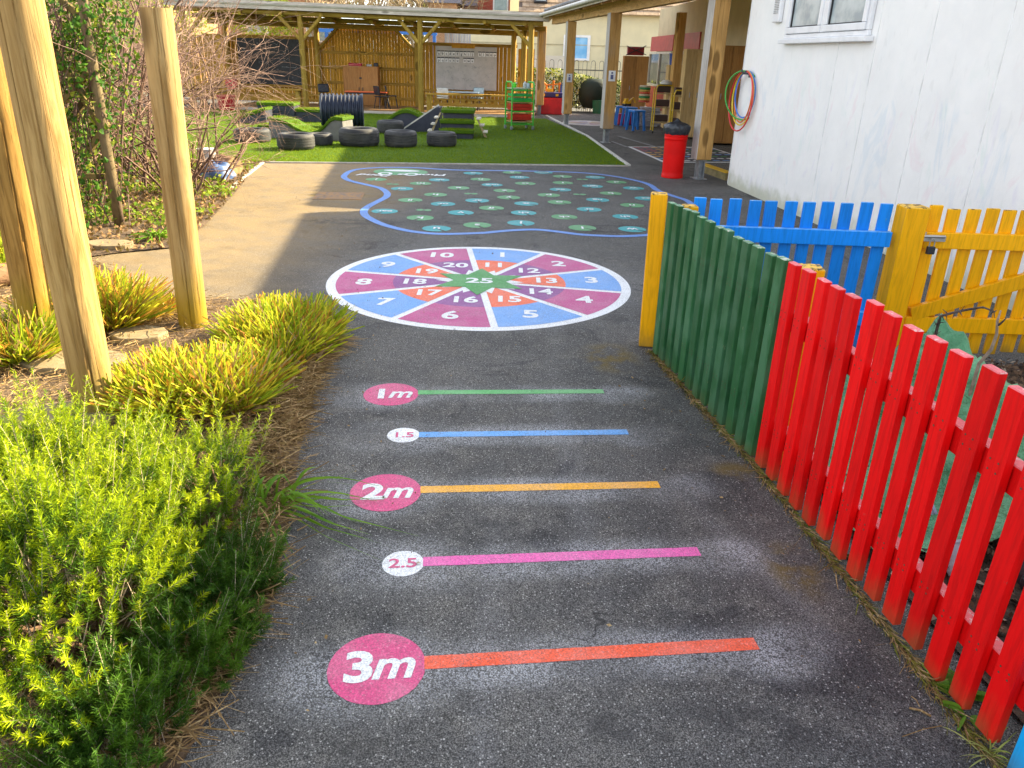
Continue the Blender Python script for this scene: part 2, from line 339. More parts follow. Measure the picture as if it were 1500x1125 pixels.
P_LINE = paintmat('paint_line_blue', (.10, .26, .68), .27, .1); P_LILY = paintmat('paint_lily', (.07, .30, .11), .27, .12); P_TEAL = paintmat('paint_teal', (.01, .33, .36), .27, .12)
P_RED = paintmat('paint_red', (.45, .03, .05), .3, .05); P_YEL = paintmat('paint_yellow', (.7, .35, .02), .3, .05)
W_POST = [wood('post_wood_a', (.40, .235, .065), (.20, .10, .020), gs=.9, algae=((.26, .21, .01), .05, .55)),
          wood('post_wood_b', (.43, .28, .11), (.24, .135, .04), gs=.95, algae=((.30, .24, .06), .0, .35)),
          wood('post_wood_c', (.46, .32, .14), (.29, .175, .06), gs=.8, algae=((.36, .24, .01), .05, .5))]
W_TREAT = wood('treated_wood', (.42, .28, .055), (.26, .16, .028), gs=.8); W_TREATX = wood('treated_wood_long', (.40, .27, .055), (.24, .15, .028), 'X', gs=.8)
W_SLAT = wood('slat_wood', (.50, .27, .035), (.34, .17, .018), gs=1.3); W_RAIL = wood('rail_wood', (.44, .26, .05), (.28, .155, .028), 'X', gs=1.1)
W_GREY = wood('grey_board', (.62, .55, .48), (.46, .40, .34), 'X', gs=1.0); W_DECK = wood('deck_wood', (.38, .23, .11), (.26, .15, .07), 'X', gs=1)
W_GLU = wood('glulam', (.62, .37, .13), (.48, .26, .08), gs=.9, grey=(.40, .32, .24)); W_GLUD = wood('glulam_beam', (.66, .42, .19), (.50, .29, .11), 'Y', gs=.8)
W_PALE = wood('weathered_face', (.55, .52, .48), (.42, .38, .34), gs=1, knots=False)
GALV = M('galvanised_steel', (.42, .44, .46), (.30, .32, .34), rough=.45, metal=.6, scale=14)
BLACKP = M('black_plastic', (.012, .014, .022), (.02, .022, .03), rough=.42, bmp=.05)
RUBBER = M('tyre_rubber', (.022, .023, .027), (.055, .055, .055), rough=.7, scale=5, bmp=.3, bscale=60)
DARKM = M('dark_metal', (.02, .02, .024), rough=.45)
WHITEP = M('white_upvc', (.80, .81, .83), (.72, .73, .75), rough=.3, bmp=0, rand=0)

# ------------------------------------------------------------------ setting
def sheet(name, pts, z, mt, parent=None):
    b = bmesh.new(); vs = [b.verts.new((x, y, z)) for x, y in pts]; f = b.faces.new(vs)
    if f.normal.z < 0 or True: bmesh.ops.recalc_face_normals(b, faces=b.faces)
    b.normal_update()
    if b.faces[:][0].normal.z < 0: bmesh.ops.reverse_faces(b, faces=b.faces)
    bmesh.ops.triangulate(b, faces=b.faces); me = bpy.data.meshes.new(name); b.to_mesh(me); b.free(); me.materials.append(mt)
    return link(bpy.data.objects.new(name, me), parent)
XY = lambda v: (v.x, v.y)
g_ = sheet('ground', [(-300, -60), (300, -60), (300, 500), (-300, 500)], -.05, M('far_ground', (.13, .12, .09), (.09, .09, .06), scale=.5, rough=.9)); tag(g_, kind='structure')
pv = sheet('playground_asphalt', [(-14, -6), (14, -6), (14, 34), (-14, 34)], 0, ASPH); tag(pv, kind='structure')
# artificial lawn
LAWNPTS = [XY(G(385, 237.5)), XY(G(600, 239.5)), XY(G(917, 243)), XY(G(858, 200)), (.78, 24.35), (-11.5, 24.35), (-11.5, 13.0)]
mt, n, p, l = mat_base('artificial_turf'); g = n.nodes.new('ShaderNodeNewGeometry'); pos = g.outputs['Position']
tf = noise(n, pos, 55, 3, .7); o_ = mixc(n, mrange(n, tf, .35, .65), (.045, .105, .006), (.090, .165, .006))
o_ = mixc(n, math_(n, 'MULTIPLY', mrange(n, noise(n, pos, 1.5, 4), .4, .65), .5), o_, (.06, .125, .006)); l.new(o_, p.inputs['Base Color']); p.inputs['Roughness'].default_value = .85; p.inputs['Specular IOR Level'].default_value = .15
l.new(bump(n, tf, .9, .02), p.inputs['Normal']); TURF = mt
lawn = sheet('lawn', LAWNPTS, .012, TURF); tag(lawn, kind='structure')
BLADE = foliage('turf_blade', [(.12, .20, .003), (.19, .265, .003), (.055, .115, .004)], 4, .7, .3)
def inpoly(P, poly):
    x, y = P[:, 0], P[:, 1]; c = np.zeros(len(P), bool); j = len(poly)-1
    for i in range(len(poly)):
        xi, yi = poly[i]; xj, yj = poly[j]
        if yi != yj: c ^= ((yi > y) != (yj > y)) & (x < (xj-xi)*(y-yi)/(yj-yi)+xi)
        j = i
    return c
Bp = np.c_[rng.uniform(-9, 2.2, 160000), 12.7+(rng.uniform(0, 1, 160000)**1.5)*11.7, np.full(160000, .01)]
Bp = Bp[inpoly(Bp, LAWNPTS)]; D = rng.normal(size=Bp.shape)*.45+np.array([0, 0, 1]); 
V, Fq = strips(Bp, D, rng.uniform(.018, .04, len(Bp)), .006, np.zeros((len(Bp), 3)), lambda t: 1-t*.8, 1)
tag(fast('grass_blades', V, Fq, BLADE), 'short green artificial grass pile covering the play lawn', 'grass', kind='stuff')
# concrete edgings of the lawn and path
EDGE = M('edging_concrete', (.40, .38, .34), (.30, .28, .25), rough=.85, scale=9)
def edging(name, pts, wd=.05, h=.03, mt=EDGE):
    mb = MB()
    for a, b in zip(pts[:-1], pts[1:]): mb.bar((a[0], a[1], h/2-.01), (b[0], b[1], h/2-.01), wd, h+.02)
    o = mb.build(name, mt, bevel=.004); tag(o, kind='structure'); return o
edging('lawn_edging', [XY(G(384, 238.6)), XY(G(600, 240.4)), XY(G(920, 244))], .045, .022)
edging('lawn_side_edging', [XY(G(921, 243.5)), XY(G(860, 200)), XY(G(800, 170))], .07, .03, M('white_edging', (.55, .54, .50), rough=.8))
edging('path_edging', [XY(G(386, 238)), XY(G(366, 254)), XY(G(336, 279))], .05, .025)
# planting bed
BED = [(-.86, .2), XY(G(268, 1123)), XY(G(330, 1010)), XY(G(402, 880)), XY(G(425, 760)), XY(G(440, 660)), XY(G(462, 575)), XY(G(485, 520)), XY(G(478, 478)), XY(G(410, 440)), XY(G(300, 440)), XY(G(225, 428)), XY(G(165, 398)),
       XY(G(128, 378)), XY(G(170, 372)), XY(G(252, 364)), XY(G(300, 332)), XY(G(345, 283)), XY(G(366, 256)), XY(G(384, 240)), (-8, 12.9), (-9, 12), (-9, .2)]
SOIL = M('bed_soil', (.16, .105, .06), (.08, .05, .028), rough=.95, scale=5, bmp=.8, bscale=45, bd=.02, rand=0)
bed = sheet('planting_bed', BED, .012, SOIL); tag(bed, kind='structure')
STRAW = foliage('straw', [(.36, .24, .11), (.22, .13, .055), (.46, .34, .18)], 6, .8, .1, 60)
N = 26000; Bp = np.c_[rng.uniform(-4.6, -.7, N), rng.uniform(1.0, 6.4, N)**1.0, rng.uniform(.014, .06, N)]
Bq = Bp.copy(); Bq[:, 0] -= .0; Bp = Bp[inpoly(Bq+rng.normal(size=Bq.shape)*.035, BED)]
D = rng.normal(size=Bp.shape); D[:, 2] *= .13
V, Fq = strips(Bp, D, rng.uniform(.03, .12, len(Bp)), rng.uniform(.002, .006, len(Bp)), rng.normal(size=Bp.shape)*.2*np.array([1, 1, .1]), lambda t: 1-t*.5, 2)
V[:, 2] = np.maximum(V[:, 2], .013)
tag(fast('straw_litter', V, Fq, STRAW), 'dry brown straw and clippings strewn over the planting bed', 'litter', kind='stuff')
N = 9000; v_e = rng.uniform(0, 1, N)**.72; epx = np.interp(v_e, [0, .12, .25, .4, .55, .75, 1], [272, 330, 400, 440, 462, 485, 470]); epy = np.interp(v_e, [0, .12, .25, .4, .55, .75, 1], [1123, 1010, 870, 660, 585, 525, 470]); Ee = np.array([tuple(G(a_, b_)) for a_, b_ in zip(epx, epy)])
Bp = Ee+np.c_[-np.abs(rng.normal(0, .16, N))-.02, rng.normal(0, .06, N), rng.uniform(.014, .075, N)]; D = rng.normal(size=(N, 3)); D[:, 2] *= .2
V, Fq = strips(Bp, D, rng.uniform(.04, .15, N), rng.uniform(.003, .007, N), rng.normal(size=(N, 3))*.25*np.array([1, 1, .2]), lambda t: 1-t*.5, 2); V[:, 2] = np.maximum(V[:, 2], .013)
tag(fast('clipping_litter', V, Fq, [STRAW, foliage('dark_straw', [(.20, .12, .05), (.12, .075, .035)], 8, .8, .05)], mi=np.repeat(rng.choice(2, N, p=[.65, .35]), 2)), 'heap of dry clippings spilling from the bed towards the path edge', 'litter', kind='stuff')
N = 9000; Bp = np.c_[rng.uniform(-7, -3, N), rng.uniform(6.3, 12.8, N), rng.uniform(.015, .05, N)]; Bp = Bp[inpoly(Bp, BED)]
V, Fq = leafquads(Bp, .03, .9); tag(fast('leaf_litter', V, Fq, foliage('dead_leaf', [(.26, .15, .07), (.14, .08, .035), (.36, .24, .11)], 5, .8, .1, 30)), 'brown fallen leaves under the bare shrubs', 'litter', kind='stuff')

# ------------------------------------------------------------------ flat text
def text(name, s, size, loc, rz, mt, parent, off=.02, sx=1.0, shear=0):
    cu = bpy.data.curves.new(name, 'FONT'); cu.body = s; cu.size = size; cu.align_x = 'CENTER'; cu.align_y = 'CENTER'; cu.offset = off*size; cu.shear = shear
    cu.resolution_u = 4
    tmp = bpy.data.objects.new(name, cu); COL.objects.link(tmp); bpy.context.view_layer.update()
    me = bpy.data.meshes.new_from_object(tmp); bpy.data.objects.remove(tmp); me.materials.clear(); me.materials.append(mt)
    o = link(bpy.data.objects.new(name, me), parent); o.location = loc; o.rotation_euler = (0, 0, rz); o.scale = (sx, 1, 1)
    return o
def disc(name, r, z, mt, parent, n=64, c=(0, 0), ry=None, a0=0, a1=2*PI, rin=0, jag=0):
    vs = []; full = abs(a1-a0-2*PI) < 1e-6; k = n if full else n+1
    for i in range(k):
        a = a0+(a1-a0)*i/n; rr = r+random.uniform(-jag, jag); vs.append((c[0]+rr*math.cos(a), c[1]+(ry or r)/r*rr*math.sin(a), z))
    if rin:
        for i in range(k):
            a = a0+(a1-a0)*i/n; vs.append((c[0]+rin*math.cos(a), c[1]+rin*math.sin(a), z))
        fs = [(i, (i+1) % k, (i+1) % k+k, i+k) for i in range(k if full else k-1)]; fs = [f[::-1] for f in fs]
    else:
        if full: fs = [tuple(range(k))]
        else: vs.append((c[0], c[1], z)); fs = [tuple(range(k+1))]
    me = bpy.data.meshes.new(name); me.from_pydata(vs, [], fs); me.materials.append(mt); me.update()
    return link(bpy.data.objects.new(name, me), parent)

# ------------------------------------------------------------------ number line markers
for t, c, a, b, col, nm in LINES:
    C, A, B = G(*c), G(*a), G(*b); rz = math.atan2(B.y-A.y, B.x-A.x)
    big = t.endswith('m'); r = {'1m': .147, '1.5': .078, '2m': .148, '2.5': .075, '3m': .145}[t]
    th = thing('distance_marker', f'painted distance line reading {t} with a {"pink" if big else "small white"} disc and {nm} stripe', 'ground marking', (C.x, C.y, 0), rz, 'distance lines painted on the path'); th.scale = (1, 1, .3)
    disc('disc', r, .004, P_PINK if big else P_WHITE, th, 72, jag=.0008)
    L0 = r-.004; L1 = (B-C).length; mb = MB(); wd = .034
    n_ = 40; pts = [(L0+(L1-L0)*i/n_, wd/1.0*(1 if True else 0)/1+random.uniform(-.001, .001)) for i in range(n_+1)]
    off = (A-C).dot(Vector((-math.sin(rz), math.cos(rz), 0)))
    vs = [(x, off+y*.8, .005) for x, y in pts]+[(x, off-y*.8, .005) for x, y in pts]
    mb.add(vs, [(i+n_+1, i+n_+2, i+1, i) for i in range(n_)])
    mb.build('stripe', paintmat('paint_stripe_'+nm, col, .27, .16), th)
    if big:
        text('numeral', t[0], .17, (-.052, -.002, .008), .0, P_WHITE, th, .035, 1.15)
        text('letter', 'm', .165, (.045, .002, .008), .0, P_WHITE, th, .022, 1.0, .25)
    else: text('numeral', t, .075, (0, -.002, .008), 0, P_PINK, th, .02, 1.15)

# ------------------------------------------------------------------ target
th = thing('painted_target', 'round painted number target with pink and blue segments around a green star', 'ground marking', TC); th.scale = (1, 1, .35)
A0 = G(687, 363.4)-TC; a0 = math.atan2(A0.y, A0.x)
disc('white_base', TR, .004, P_WHITE, th, 128)
RO, RI = TR-.075, .70
hw = .026
def wedge(name, r1, r2, k, mt):
    s = a0-k*2*PI/10; e = s-2*PI/10; vs = []; nn = 14
    for i in range(nn+1):
        f = i/nn; aa = s-hw/r2+(e+hw/r2-(s-hw/r2))*f; vs.append((r2*math.cos(aa), r2*math.sin(aa), .008))
    for i in range(nn, -1, -1):
        f = i/nn; aa = s-hw/r1+(e+hw/r1-(s-hw/r1))*f; vs.append((r1*math.cos(aa), r1*math.sin(aa), .008))
    me = bpy.data.meshes.new(name); me.from_pydata(vs, [], [tuple(range(len(vs)))[::-1]]); me.materials.append(mt); me.update(); link(bpy.data.objects.new(name, me), th)
    return (s+e)/2
for k in range(10):
    am = wedge('segment', RI, RO, k, P_BLUE if k % 2 == 0 else P_TPINK); wedge('inner_segment', .20, RI-.0, k, P_ORANGE if k % 2 == 0 else P_PURPLE)
    text('numeral', str(k+1), .24, (.93*math.cos(am), .93*math.sin(am), .013), .02, P_WHITE, th, .03, 1.05)
    text('numeral', str(k+11), .21, (.54*math.cos(am), .54*math.sin(am), .013), .02, P_WHITE, th, .03, 1.05)
def star(name, R, r, z, mt, rot, npt=6):
    vs = [((R if i % 2 == 0 else r)*math.cos(rot+i*PI/npt), (R if i % 2 == 0 else r)*math.sin(rot+i*PI/npt), z) for i in range(2*npt)]
    me = bpy.data.meshes.new(name); me.from_pydata(vs, [], [tuple(range(2*npt))]); me.materials.append(mt); me.update(); link(bpy.data.objects.new(name, me), th)
star('star_surround', .36, .22, .012, P_WHITE, 0, 10); star('star', .40, .215, .016, P_GREEN, PI/2)
text('numeral', '25', .20, (0, 0, .020), .02, P_WHITE, th, .03, 1.15)

# ------------------------------------------------------------------ phonics pond
th = thing('painted_pond', 'blue outlined painted pond with green and teal lily pads and letters', 'ground marking', (0, 0, 0)); th.scale = (1, 1, .6)
out = [(504,258),(516,250),(540,246.5),(572,245.4),(612,246),(660,249),(720,250),(787,251),(837,252.5),(870,254.7),(903,259),(937,266),(953,271.7),(963,279),(985,287),(1006,294),(1016,304),(1014,318),(1000,332),(975,341),
       (953,344),(937,345.3),(903,346.3),(853,344),(820,340),(787,336.7),(753,337.5),(720,340.3),(708,341.4),(660,343),(628,342),(596,338),(564,330),(545,322),(534.5,315),(533.6,307.8),(541.6,301.4),(556,294),(565.6,288.6),(567,283),(559,276.6),(545,272.6),(524,267.8),(509.6,263.8)]
pw = [G(*q) for q in out]; K = len(pw); cr = []
for i in range(K):
    p0, p1, p2, p3 = pw[i-1], pw[i], pw[(i+1) % K], pw[(i+2) % K]
    for j in range(4):
        t = j/4; cr.append(.5*((2*p1)+(p2-p0)*t+(2*p0-5*p1+4*p2-p3)*t*t+(3*p1-p0-3*p2+p3)*t**3))
K = len(cr); vs = []; 
for i in range(K):
    t = (cr[(i+1) % K]-cr[i-1]).normalized(); nn = Vector((-t.y, t.x, 0)); vs += [cr[i]+nn*.045+Vector((0, 0, .005)), cr[i]-nn*.045+Vector((0, 0, .005))]
mb = MB(); mb.add(vs, [(2*i, 2*i+1, (2*i+3) % (2*K), (2*i+2) % (2*K)) for i in range(K)]); mb.build('outline', P_LINE, th)
pads = [(693,254,'T','x'),(551,263,'G','j'),(643.5,263.8,'T','air'),(704,263,'G','n'),(616,269,'G','m'),(721,271,'T','ure'),(589,276.6,'T','oi'),(671.7,275.5,'G','e'),(638,285.4,'G','h'),(601,293.4,'G','ll'),(699,294,'T','ar'),(649,299,'T','or'),(720,305,'G','ff'),(563.5,309.7,'T','ear'),(675,311.8,'T','v'),(615.5,319.3,'G','k'),(699,330,'G','s'),(639.5,335,'T','u'),
        (750,252.8,'G','a'),(796,252.8,'T','ow'),(761,260,'T','qu'),(823.7,258.7,'G','t'),(871.7,260,'T','oo'),(769.5,269,'G','ss'),(824.5,268,'G','i'),(903,267,'G','d'),(868,273,'T','igh'),(928,276,'T','w'),(821,278,'T','ee'),(739,279.5,'G','z'),(804,286,'G','p'),(894.5,283.5,'G','b'),(745,289.5,'G','y'),(875.5,293,'T','ng'),(946,291,'T','zz'),(771,298.5,'T','x'),(819.5,296.5,'G','o'),(926,301,'G','n'),(863,307,'T','er'),(767,312,'T','ch'),(826.7,318,'G','ck'),(916,317.7,'T','sh'),(763,327,'T','j'),(853,334,'G','l'),(926,336,'T','w')]
for x, y, c, s in pads:
    q = G(x, y); rr = .152; an = random.uniform(-2.2, -.6)
    pd = disc('lily_pad', rr, .005, P_TEAL if c == 'T' else P_LILY, th, 40, (0, 0), a0=an+.13, a1=an-.13+2*PI); pd.location = q
    text('letters', s, .17 if len(s) < 2 else .14, (q.x, q.y, .010), PI, P_WHITE, th, .02)
for x, y in [(575,270),(690,284),(621,308),(853,263),(849,285)]:
    q = G(x, y)
    for dx in (-.045, .045):
        d_ = disc('frog_mark', .045, .005, P_LILY, th, 20, (0, 0), ry=.06); d_.location = (q.x+dx, q.y, 0)
q = G(587, 252); d_ = disc('frog_face', .42, .005, P_LILY, th, 40, ry=.36); d_.location = (q.x, q.y, 0)
for dx in (-.2, .2):
    d_ = disc('frog_eye', .11, .009, P_WHITE, th, 24, ry=.15); d_.location = (q.x+dx, q.y-.25, 0); d_ = disc('frog_pupil', .06, .013, P_LILY, th, 20, ry=.08); d_.location = (q.x+dx, q.y-.25, 0)
d_ = disc('frog_mouth', .28, .009, P_WHITE, th, 24, ry=.10); d_.location = (q.x, q.y+.12, 0)
for s, x, y, rz in (('Phonics', 619, 256.5, PI+.12), ('Pond', 549, 257, PI-.12)):
    q = G(x, y); text('title_word', s, .25, (q.x, q.y, .011), rz, P_WHITE, th, .03, .95, .2)

# number grid under the canopy, and faded hopscotch
th = thing('painted_number_grid', 'white framed painted number grid with red, blue and green bars under the canopy', 'ground marking')
qa, qb, qc, qd = G(919, 215), G(1040, 215.5), G(1112, 238.5), G(972, 238.5)
def lerp2(u, v): return (qa*(1-u)+qb*u)*(1-v)+(qd*(1-u)+qc*u)*v
mb = MB(); mb.add([q+Vector((0, 0, .004)) for q in (qa, qd, qc, qb)], [(0, 1, 2, 3)]); mb.build('frame', P_WHITE, th)
mb = MB(); mb.add([lerp2(u, v)+Vector((0, 0, .008)) for u, v in ((.035, .04), (.035, .96), (.965, .96), (.965, .04))], [(0, 1, 2, 3)]); mb.build('dark_field', paintmat('paint_dark', (.03, .035, .06), .3, .02), th)
for i in range(9):
    for j in range(8):
        mt = [P_RED, P_YEL, P_BLUE, P_WHITE, P_GREEN][(i//2+j//3) % 5]
        if i > 4: mt = [P_WHITE, P_BLUE, P_GREEN][j % 3]
        u, v = (i+.7)/9.6, (j+.8)/8.6; mb = MB(); mb.add([lerp2(u+a, v+b)+Vector((0, 0, .012)) for a, b in ((-.036, -.02), (-.036, .02), (.036, .02), (.036, -.02))], [(0, 1, 2, 3)]); mb.build('bar', mt, th)
mb = MB()
for a, b in (((905, 199), (985, 222)), ((896, 207), (918, 215))): mb.bar(G(*a, .004), G(*b, .004), .05, .002)
tag(mb.build('faded_line', paintmat('paint_faded', (.38, .39, .42), .45, .02)), 'faded thin white line painted under the canopy', 'ground marking')
th = thing('painted_compass', 'faded pale multi coloured round marking on the ground behind the far posts', 'ground marking', G(862, 180.5))
disc('pale_base', .75, .004, paintmat('paint_pale', (.60, .55, .56), .3, .05), th, 32, ry=.95)
for i in range(8):
    disc('coloured_wedge', .6, .009, [paintmat('paint_pale_pink', (.5, .30, .36), .3, .05), paintmat('paint_pale_yellow', (.52, .36, .2), .3, .05), paintmat('paint_pale_violet', (.36, .32, .45), .3, .05)][i % 3], th, 6, a0=i*PI/4, a1=i*PI/4+.5)

# ------------------------------------------------------------------ manhole
th = thing('drain_cover', 'rusty brown patched drain cover sunk in the sunny asphalt', 'drain cover', G(497, 287), .1)
mb = MB(); mb.box((0, 0, -.003), (.60, .56, .012)); mb.build('frame', M('rusty_frame', (.17, .12, .08), (.26, .14, .05), rough=.8, scale=9), th)
mb = MB(); mb.box((0, 0, -.001), (.54, .5, .012)); mb.build('plate', M('rusty_plate', (.30, .16, .05), (.16, .12, .09), rough=.8, scale=14, bmp=.5), th)

# ------------------------------------------------------------------ white building
WD = Vector((.105, -.9945, 0)).normalized(); WN = Vector((-WD.y*-1, WD.x*-1, 0))      # placeholder, fixed below
W0 = Vector((3.175, 11.86, 0)); WN = Vector((-.9945, -.105, 0)).normalized()           # outward normal faces the path
def onwall(px, py, off=0):
    d = ray(px, py); O = Vector((0, 0, HC)); P0 = W0+WN*off; t = (P0-O).dot(WN)/d.dot(WN); return O+d*t
def wl(s, off, z): return W0+WD*s+WN*off+Vector((0, 0, z))
def wbox(mb, s0, s1, o0, o1, z0, z1):
    a = wl((s0+s1)/2, (o0+o1)/2, (z0+z1)/2); return mb.box(a, (abs(s1-s0), abs(o1-o0), abs(z1-z0)), rz=math.atan2(WD.y, WD.x))
mt, n, p, l = mat_base('white_render'); g = n.nodes.new('ShaderNodeNewGeometry'); pos = g.outputs['Position']
mp = n.nodes.new('ShaderNodeMapping'); mp.inputs['Scale'].default_value = (1, 1, .35); l.new(pos, mp.inputs[0]); st = mp.outputs[0]
o_ = mixc(n, mrange(n, noise(n, pos, 2, 5, .65), .3, .7), (.86, .85, .83), (.80, .795, .78))
for k, (cc, sc, lo) in enumerate((((.50, .62, .72), 1.9, .58), ((.78, .58, .62), 2.4, .60), ((.56, .70, .64), 2.1, .61), ((.66, .62, .76), 2.8, .60))):
    mq = n.nodes.new('ShaderNodeMapping'); mq.inputs['Scale'].default_value = (1, 1, .45); mq.inputs['Location'].default_value = (k*7.3, k*3.1, k); l.new(pos, mq.inputs[0])
    sp = n.nodes.new('ShaderNodeSeparateXYZ'); l.new(pos, sp.inputs[0]); hz = mrange(n, sp.outputs[2], 1.2, 1.9, 1, .15)
    o_ = mixc(n, math_(n, 'MULTIPLY', math_(n, 'MULTIPLY', mrange(n, noise(n, mq.outputs[0], sc, 5, .6, 2.0), lo-.03, lo+.10), hz), .30), o_, cc)
sp = n.nodes.new('ShaderNodeSeparateXYZ'); l.new(pos, sp.inputs[0]); zz = math_(n, 'ADD', sp.outputs[2], math_(n, 'MULTIPLY', noise(n, pos, 7, 4), .3))
o_ = mixc(n, mrange(n, zz, .17, .42, .7, 0), o_, (.40, .42, .28))
o_ = mixc(n, math_(n, 'MULTIPLY', mrange(n, noise(n, st, 14, 4), .6, .72), .12), o_, (.45, .45, .42))
l.new(o_, p.inputs['Base Color']); p.inputs['Roughness'].default_value = .85
l.new(bump(n, noise(n, pos, 120, 4), .35, .004, bump(n, noise(n, pos, 9, 3), .3, .01)), p.inputs['Normal']); RENDER_ = mt
bld = thing('school_building', 'low white rendered school building with a high window beside the fences', 'building')
mb = MB(); wbox(mb, 0, 18, -9, 0, -.04, 3.20); mb.build('wall', RENDER_, bld)
mb = MB(); rv = [wl(-.03, .14, 0), wl(14, -.46, 0), wl(18.2, -.46, 0), wl(18.2, -9.2, 0), wl(-.03, -9.2, 0)]  # unseen roof edge, tapered to set where the building's shadow falls
mb.add([v+Vector((0, 0, 3.203)) for v in rv]+[v+Vector((0, 0, 3.37)) for v in rv], [(0, 1, 2, 3, 4), (9, 8, 7, 6, 5)]+[(i, i+5, (i+1) % 5+5, (i+1) % 5) for i in range(5)]); mb.build('roof', M('grey_membrane', (.2, .2, .21), rough=.8), bld)
WHJ = M('joint_seal', (.86, .86, .85), rough=.5, bmp=0, rand=0)
for px, py in ((1378, 0), (1490, 0), (1270, 130), (1205, 200)):
    s_ = (onwall(px, py)-W0).dot(WD); mb = MB(); wbox(mb, s_-.006, s_+.006, 0, .005, .02, 3.19); mb.build('joint_strip', WHJ, bld)
mb = MB(); wbox(mb, -.006, .012, .002, .007, .02, 3.19); mb.build('corner_bead', WHJ, bld)
# window
sA = (onwall(1153, 58)-W0).dot(WD); sB = (onwall(1276, 55)-W0).dot(WD); zs = 1.99; zt = 3.05
GLASS = M('obscured_glass', (.30, .36, .38), (.50, .56, .56), rough=.12, scale=4, bmp=.5, bscale=90, bd=.004, rand=0, spec=.8)
win = MB()
for a, b, c, d in ((sA, sB, zs, zs+.05), (sA, sB, zt-.05, zt), (sA, sA+.05, zs+.052, zt-.052), (sB-.05, sB, zs+.052, zt-.052)): wbox(win, a, b, .002, .05, c, d)
wf = win.build('window', WHITEP, bld, bevel=.006)
sm_ = (sA+sB)/2; mb = MB(); wbox(mb, sm_-.03, sm_+.03, .004, .058, zs+.053, zt-.053); mb.build('mullion', WHITEP, wf, bevel=.005)
for a, b in ((sA+.053, sm_-.033), (sm_+.033, sB-.053)):
    mb = MB()
    for q in ((a, b, zs+.055, zs+.125), (a, b, zt-.12, zt-.055), (a, a+.075, zs+.127, zt-.122), (b-.075, b, zs+.127, zt-.122)): wbox(mb, q[0], q[1], .004, .066, q[2], q[3])
    mb.build('sash', WHITEP, wf, bevel=.008, seg=2)
    mb = MB()
    for q in ((a+.077, b-.077, zs+.128, zs+.138), (a+.077, b-.077, zt-.133, zt-.124), (a+.077, a+.087, zs+.139, zt-.134), (b-.087, b-.077, zs+.139, zt-.134)): wbox(mb, q[0], q[1], .008, .045, q[2], q[3])
    mb.build('gasket', DARKM, wf)
    mb = MB(); wbox(mb, a+.088, b-.088, .004, .026, zs+.14, zt-.135); mb.build('pane', GLASS, wf)
mb = MB(); wbox(mb, sA-.05, sB+.06, .002, .10, zs-.055, zs-.003); mb.build('sill', WHITEP, bld, bevel=.008, seg=2)
# vent
v_ = onwall(1143, 20); s_ = (v_-W0).dot(WD); vt = thing('wall_vent', 'small white ribbed extractor vent on the white wall beside the window', 'vent', wl(s_, 0, 2.20), math.atan2(WD.y, WD.x))
mb = MB(); mb.box((0, .0, .17), (.22, .0, .36)) if False else None
mb.box((0, -.03, .17), (.21, .056, .36)); mb.build('housing', WHITEP, vt, bevel=.02, seg=3)
sl = MB(); sl.box((0, 0, 0), (.13, .012, .010)); sm0 = sl.mesh('louvre', M('louvre_grey', (.42, .43, .44), rough=.5))
for i in range(11): inst('louvre', sm0, vt, (0, -.060, .10+i*.02))
# hoops on a hook
hk = onwall(1097, 108, 0.02); hk0 = wl((hk-W0).dot(WD), 0, hk.z)
th = thing('wall_hook', 'dark double hook fixed to the white wall holding the plastic hoops', 'hook', hk0)
mb = MB(); mb.bar(WN*.003-Vector((0, 0, .05)), WN*.003+Vector((0, 0, .03)), .05, .02, upv=WN)
mb.tube([WN*.01, WN*.10, WN*.13+Vector((0, 0, .05))], .014, 6); mb.tube([WD*.06+WN*.0, WD*.07+WN*.09, WD*.075+WN*.10+Vector((0, 0, .04))], .014, 6)
mb.tube([WD*-.01+WN*.0, WD*.07+WN*.0], .02, 6); mb.build('prongs', M('hook_grey', (.10, .12, .15), rough=.5), th)
for nm, col, rad, off, yaw, tilt, lab in (('red', (.75, .03, .04), .43, .085, .05, .05, 'red plastic hoop hanging lowest on the wall hook'), ('green', (.06, .42, .06), .345, .10, .55, -.10, 'green plastic hoop swung out furthest from the wall hook'),
                                     ('yellow', (.85, .62, .03), .385, .07, .05, 0, 'yellow plastic hoop hanging on the wall hook'), ('blue', (.04, .20, .72), .33, .05, .10, -.04, 'blue plastic hoop hanging closest to the white wall'), ('orange', (.85, .22, .04), .365, .06, -.02, .03, 'orange plastic hoop hanging among the others on the hook')):
    rad = rad*.93
    th = MB(); d1 = (Matrix.Rotation(yaw, 3, 'Z') @ WD); pts = []
    for i in range(48):
        a = 2*PI*i/48; pts.append(d1*(rad*.95*math.sin(a))+Vector((0, 0, rad*math.cos(a)-rad))+d1*(tilt*(rad*math.cos(a)-rad)))
    th.tube(pts, .0105, 7, closed=True); o = th.build('plastic_hoop', M('hoop_'+nm, col, rough=.35, bmp=0), smooth=True); o.location = hk0+WN*off+WD*.02+Vector((0, 0, .035))
    tag(o, lab, 'hoop', 'plastic hoops on the wall hook')

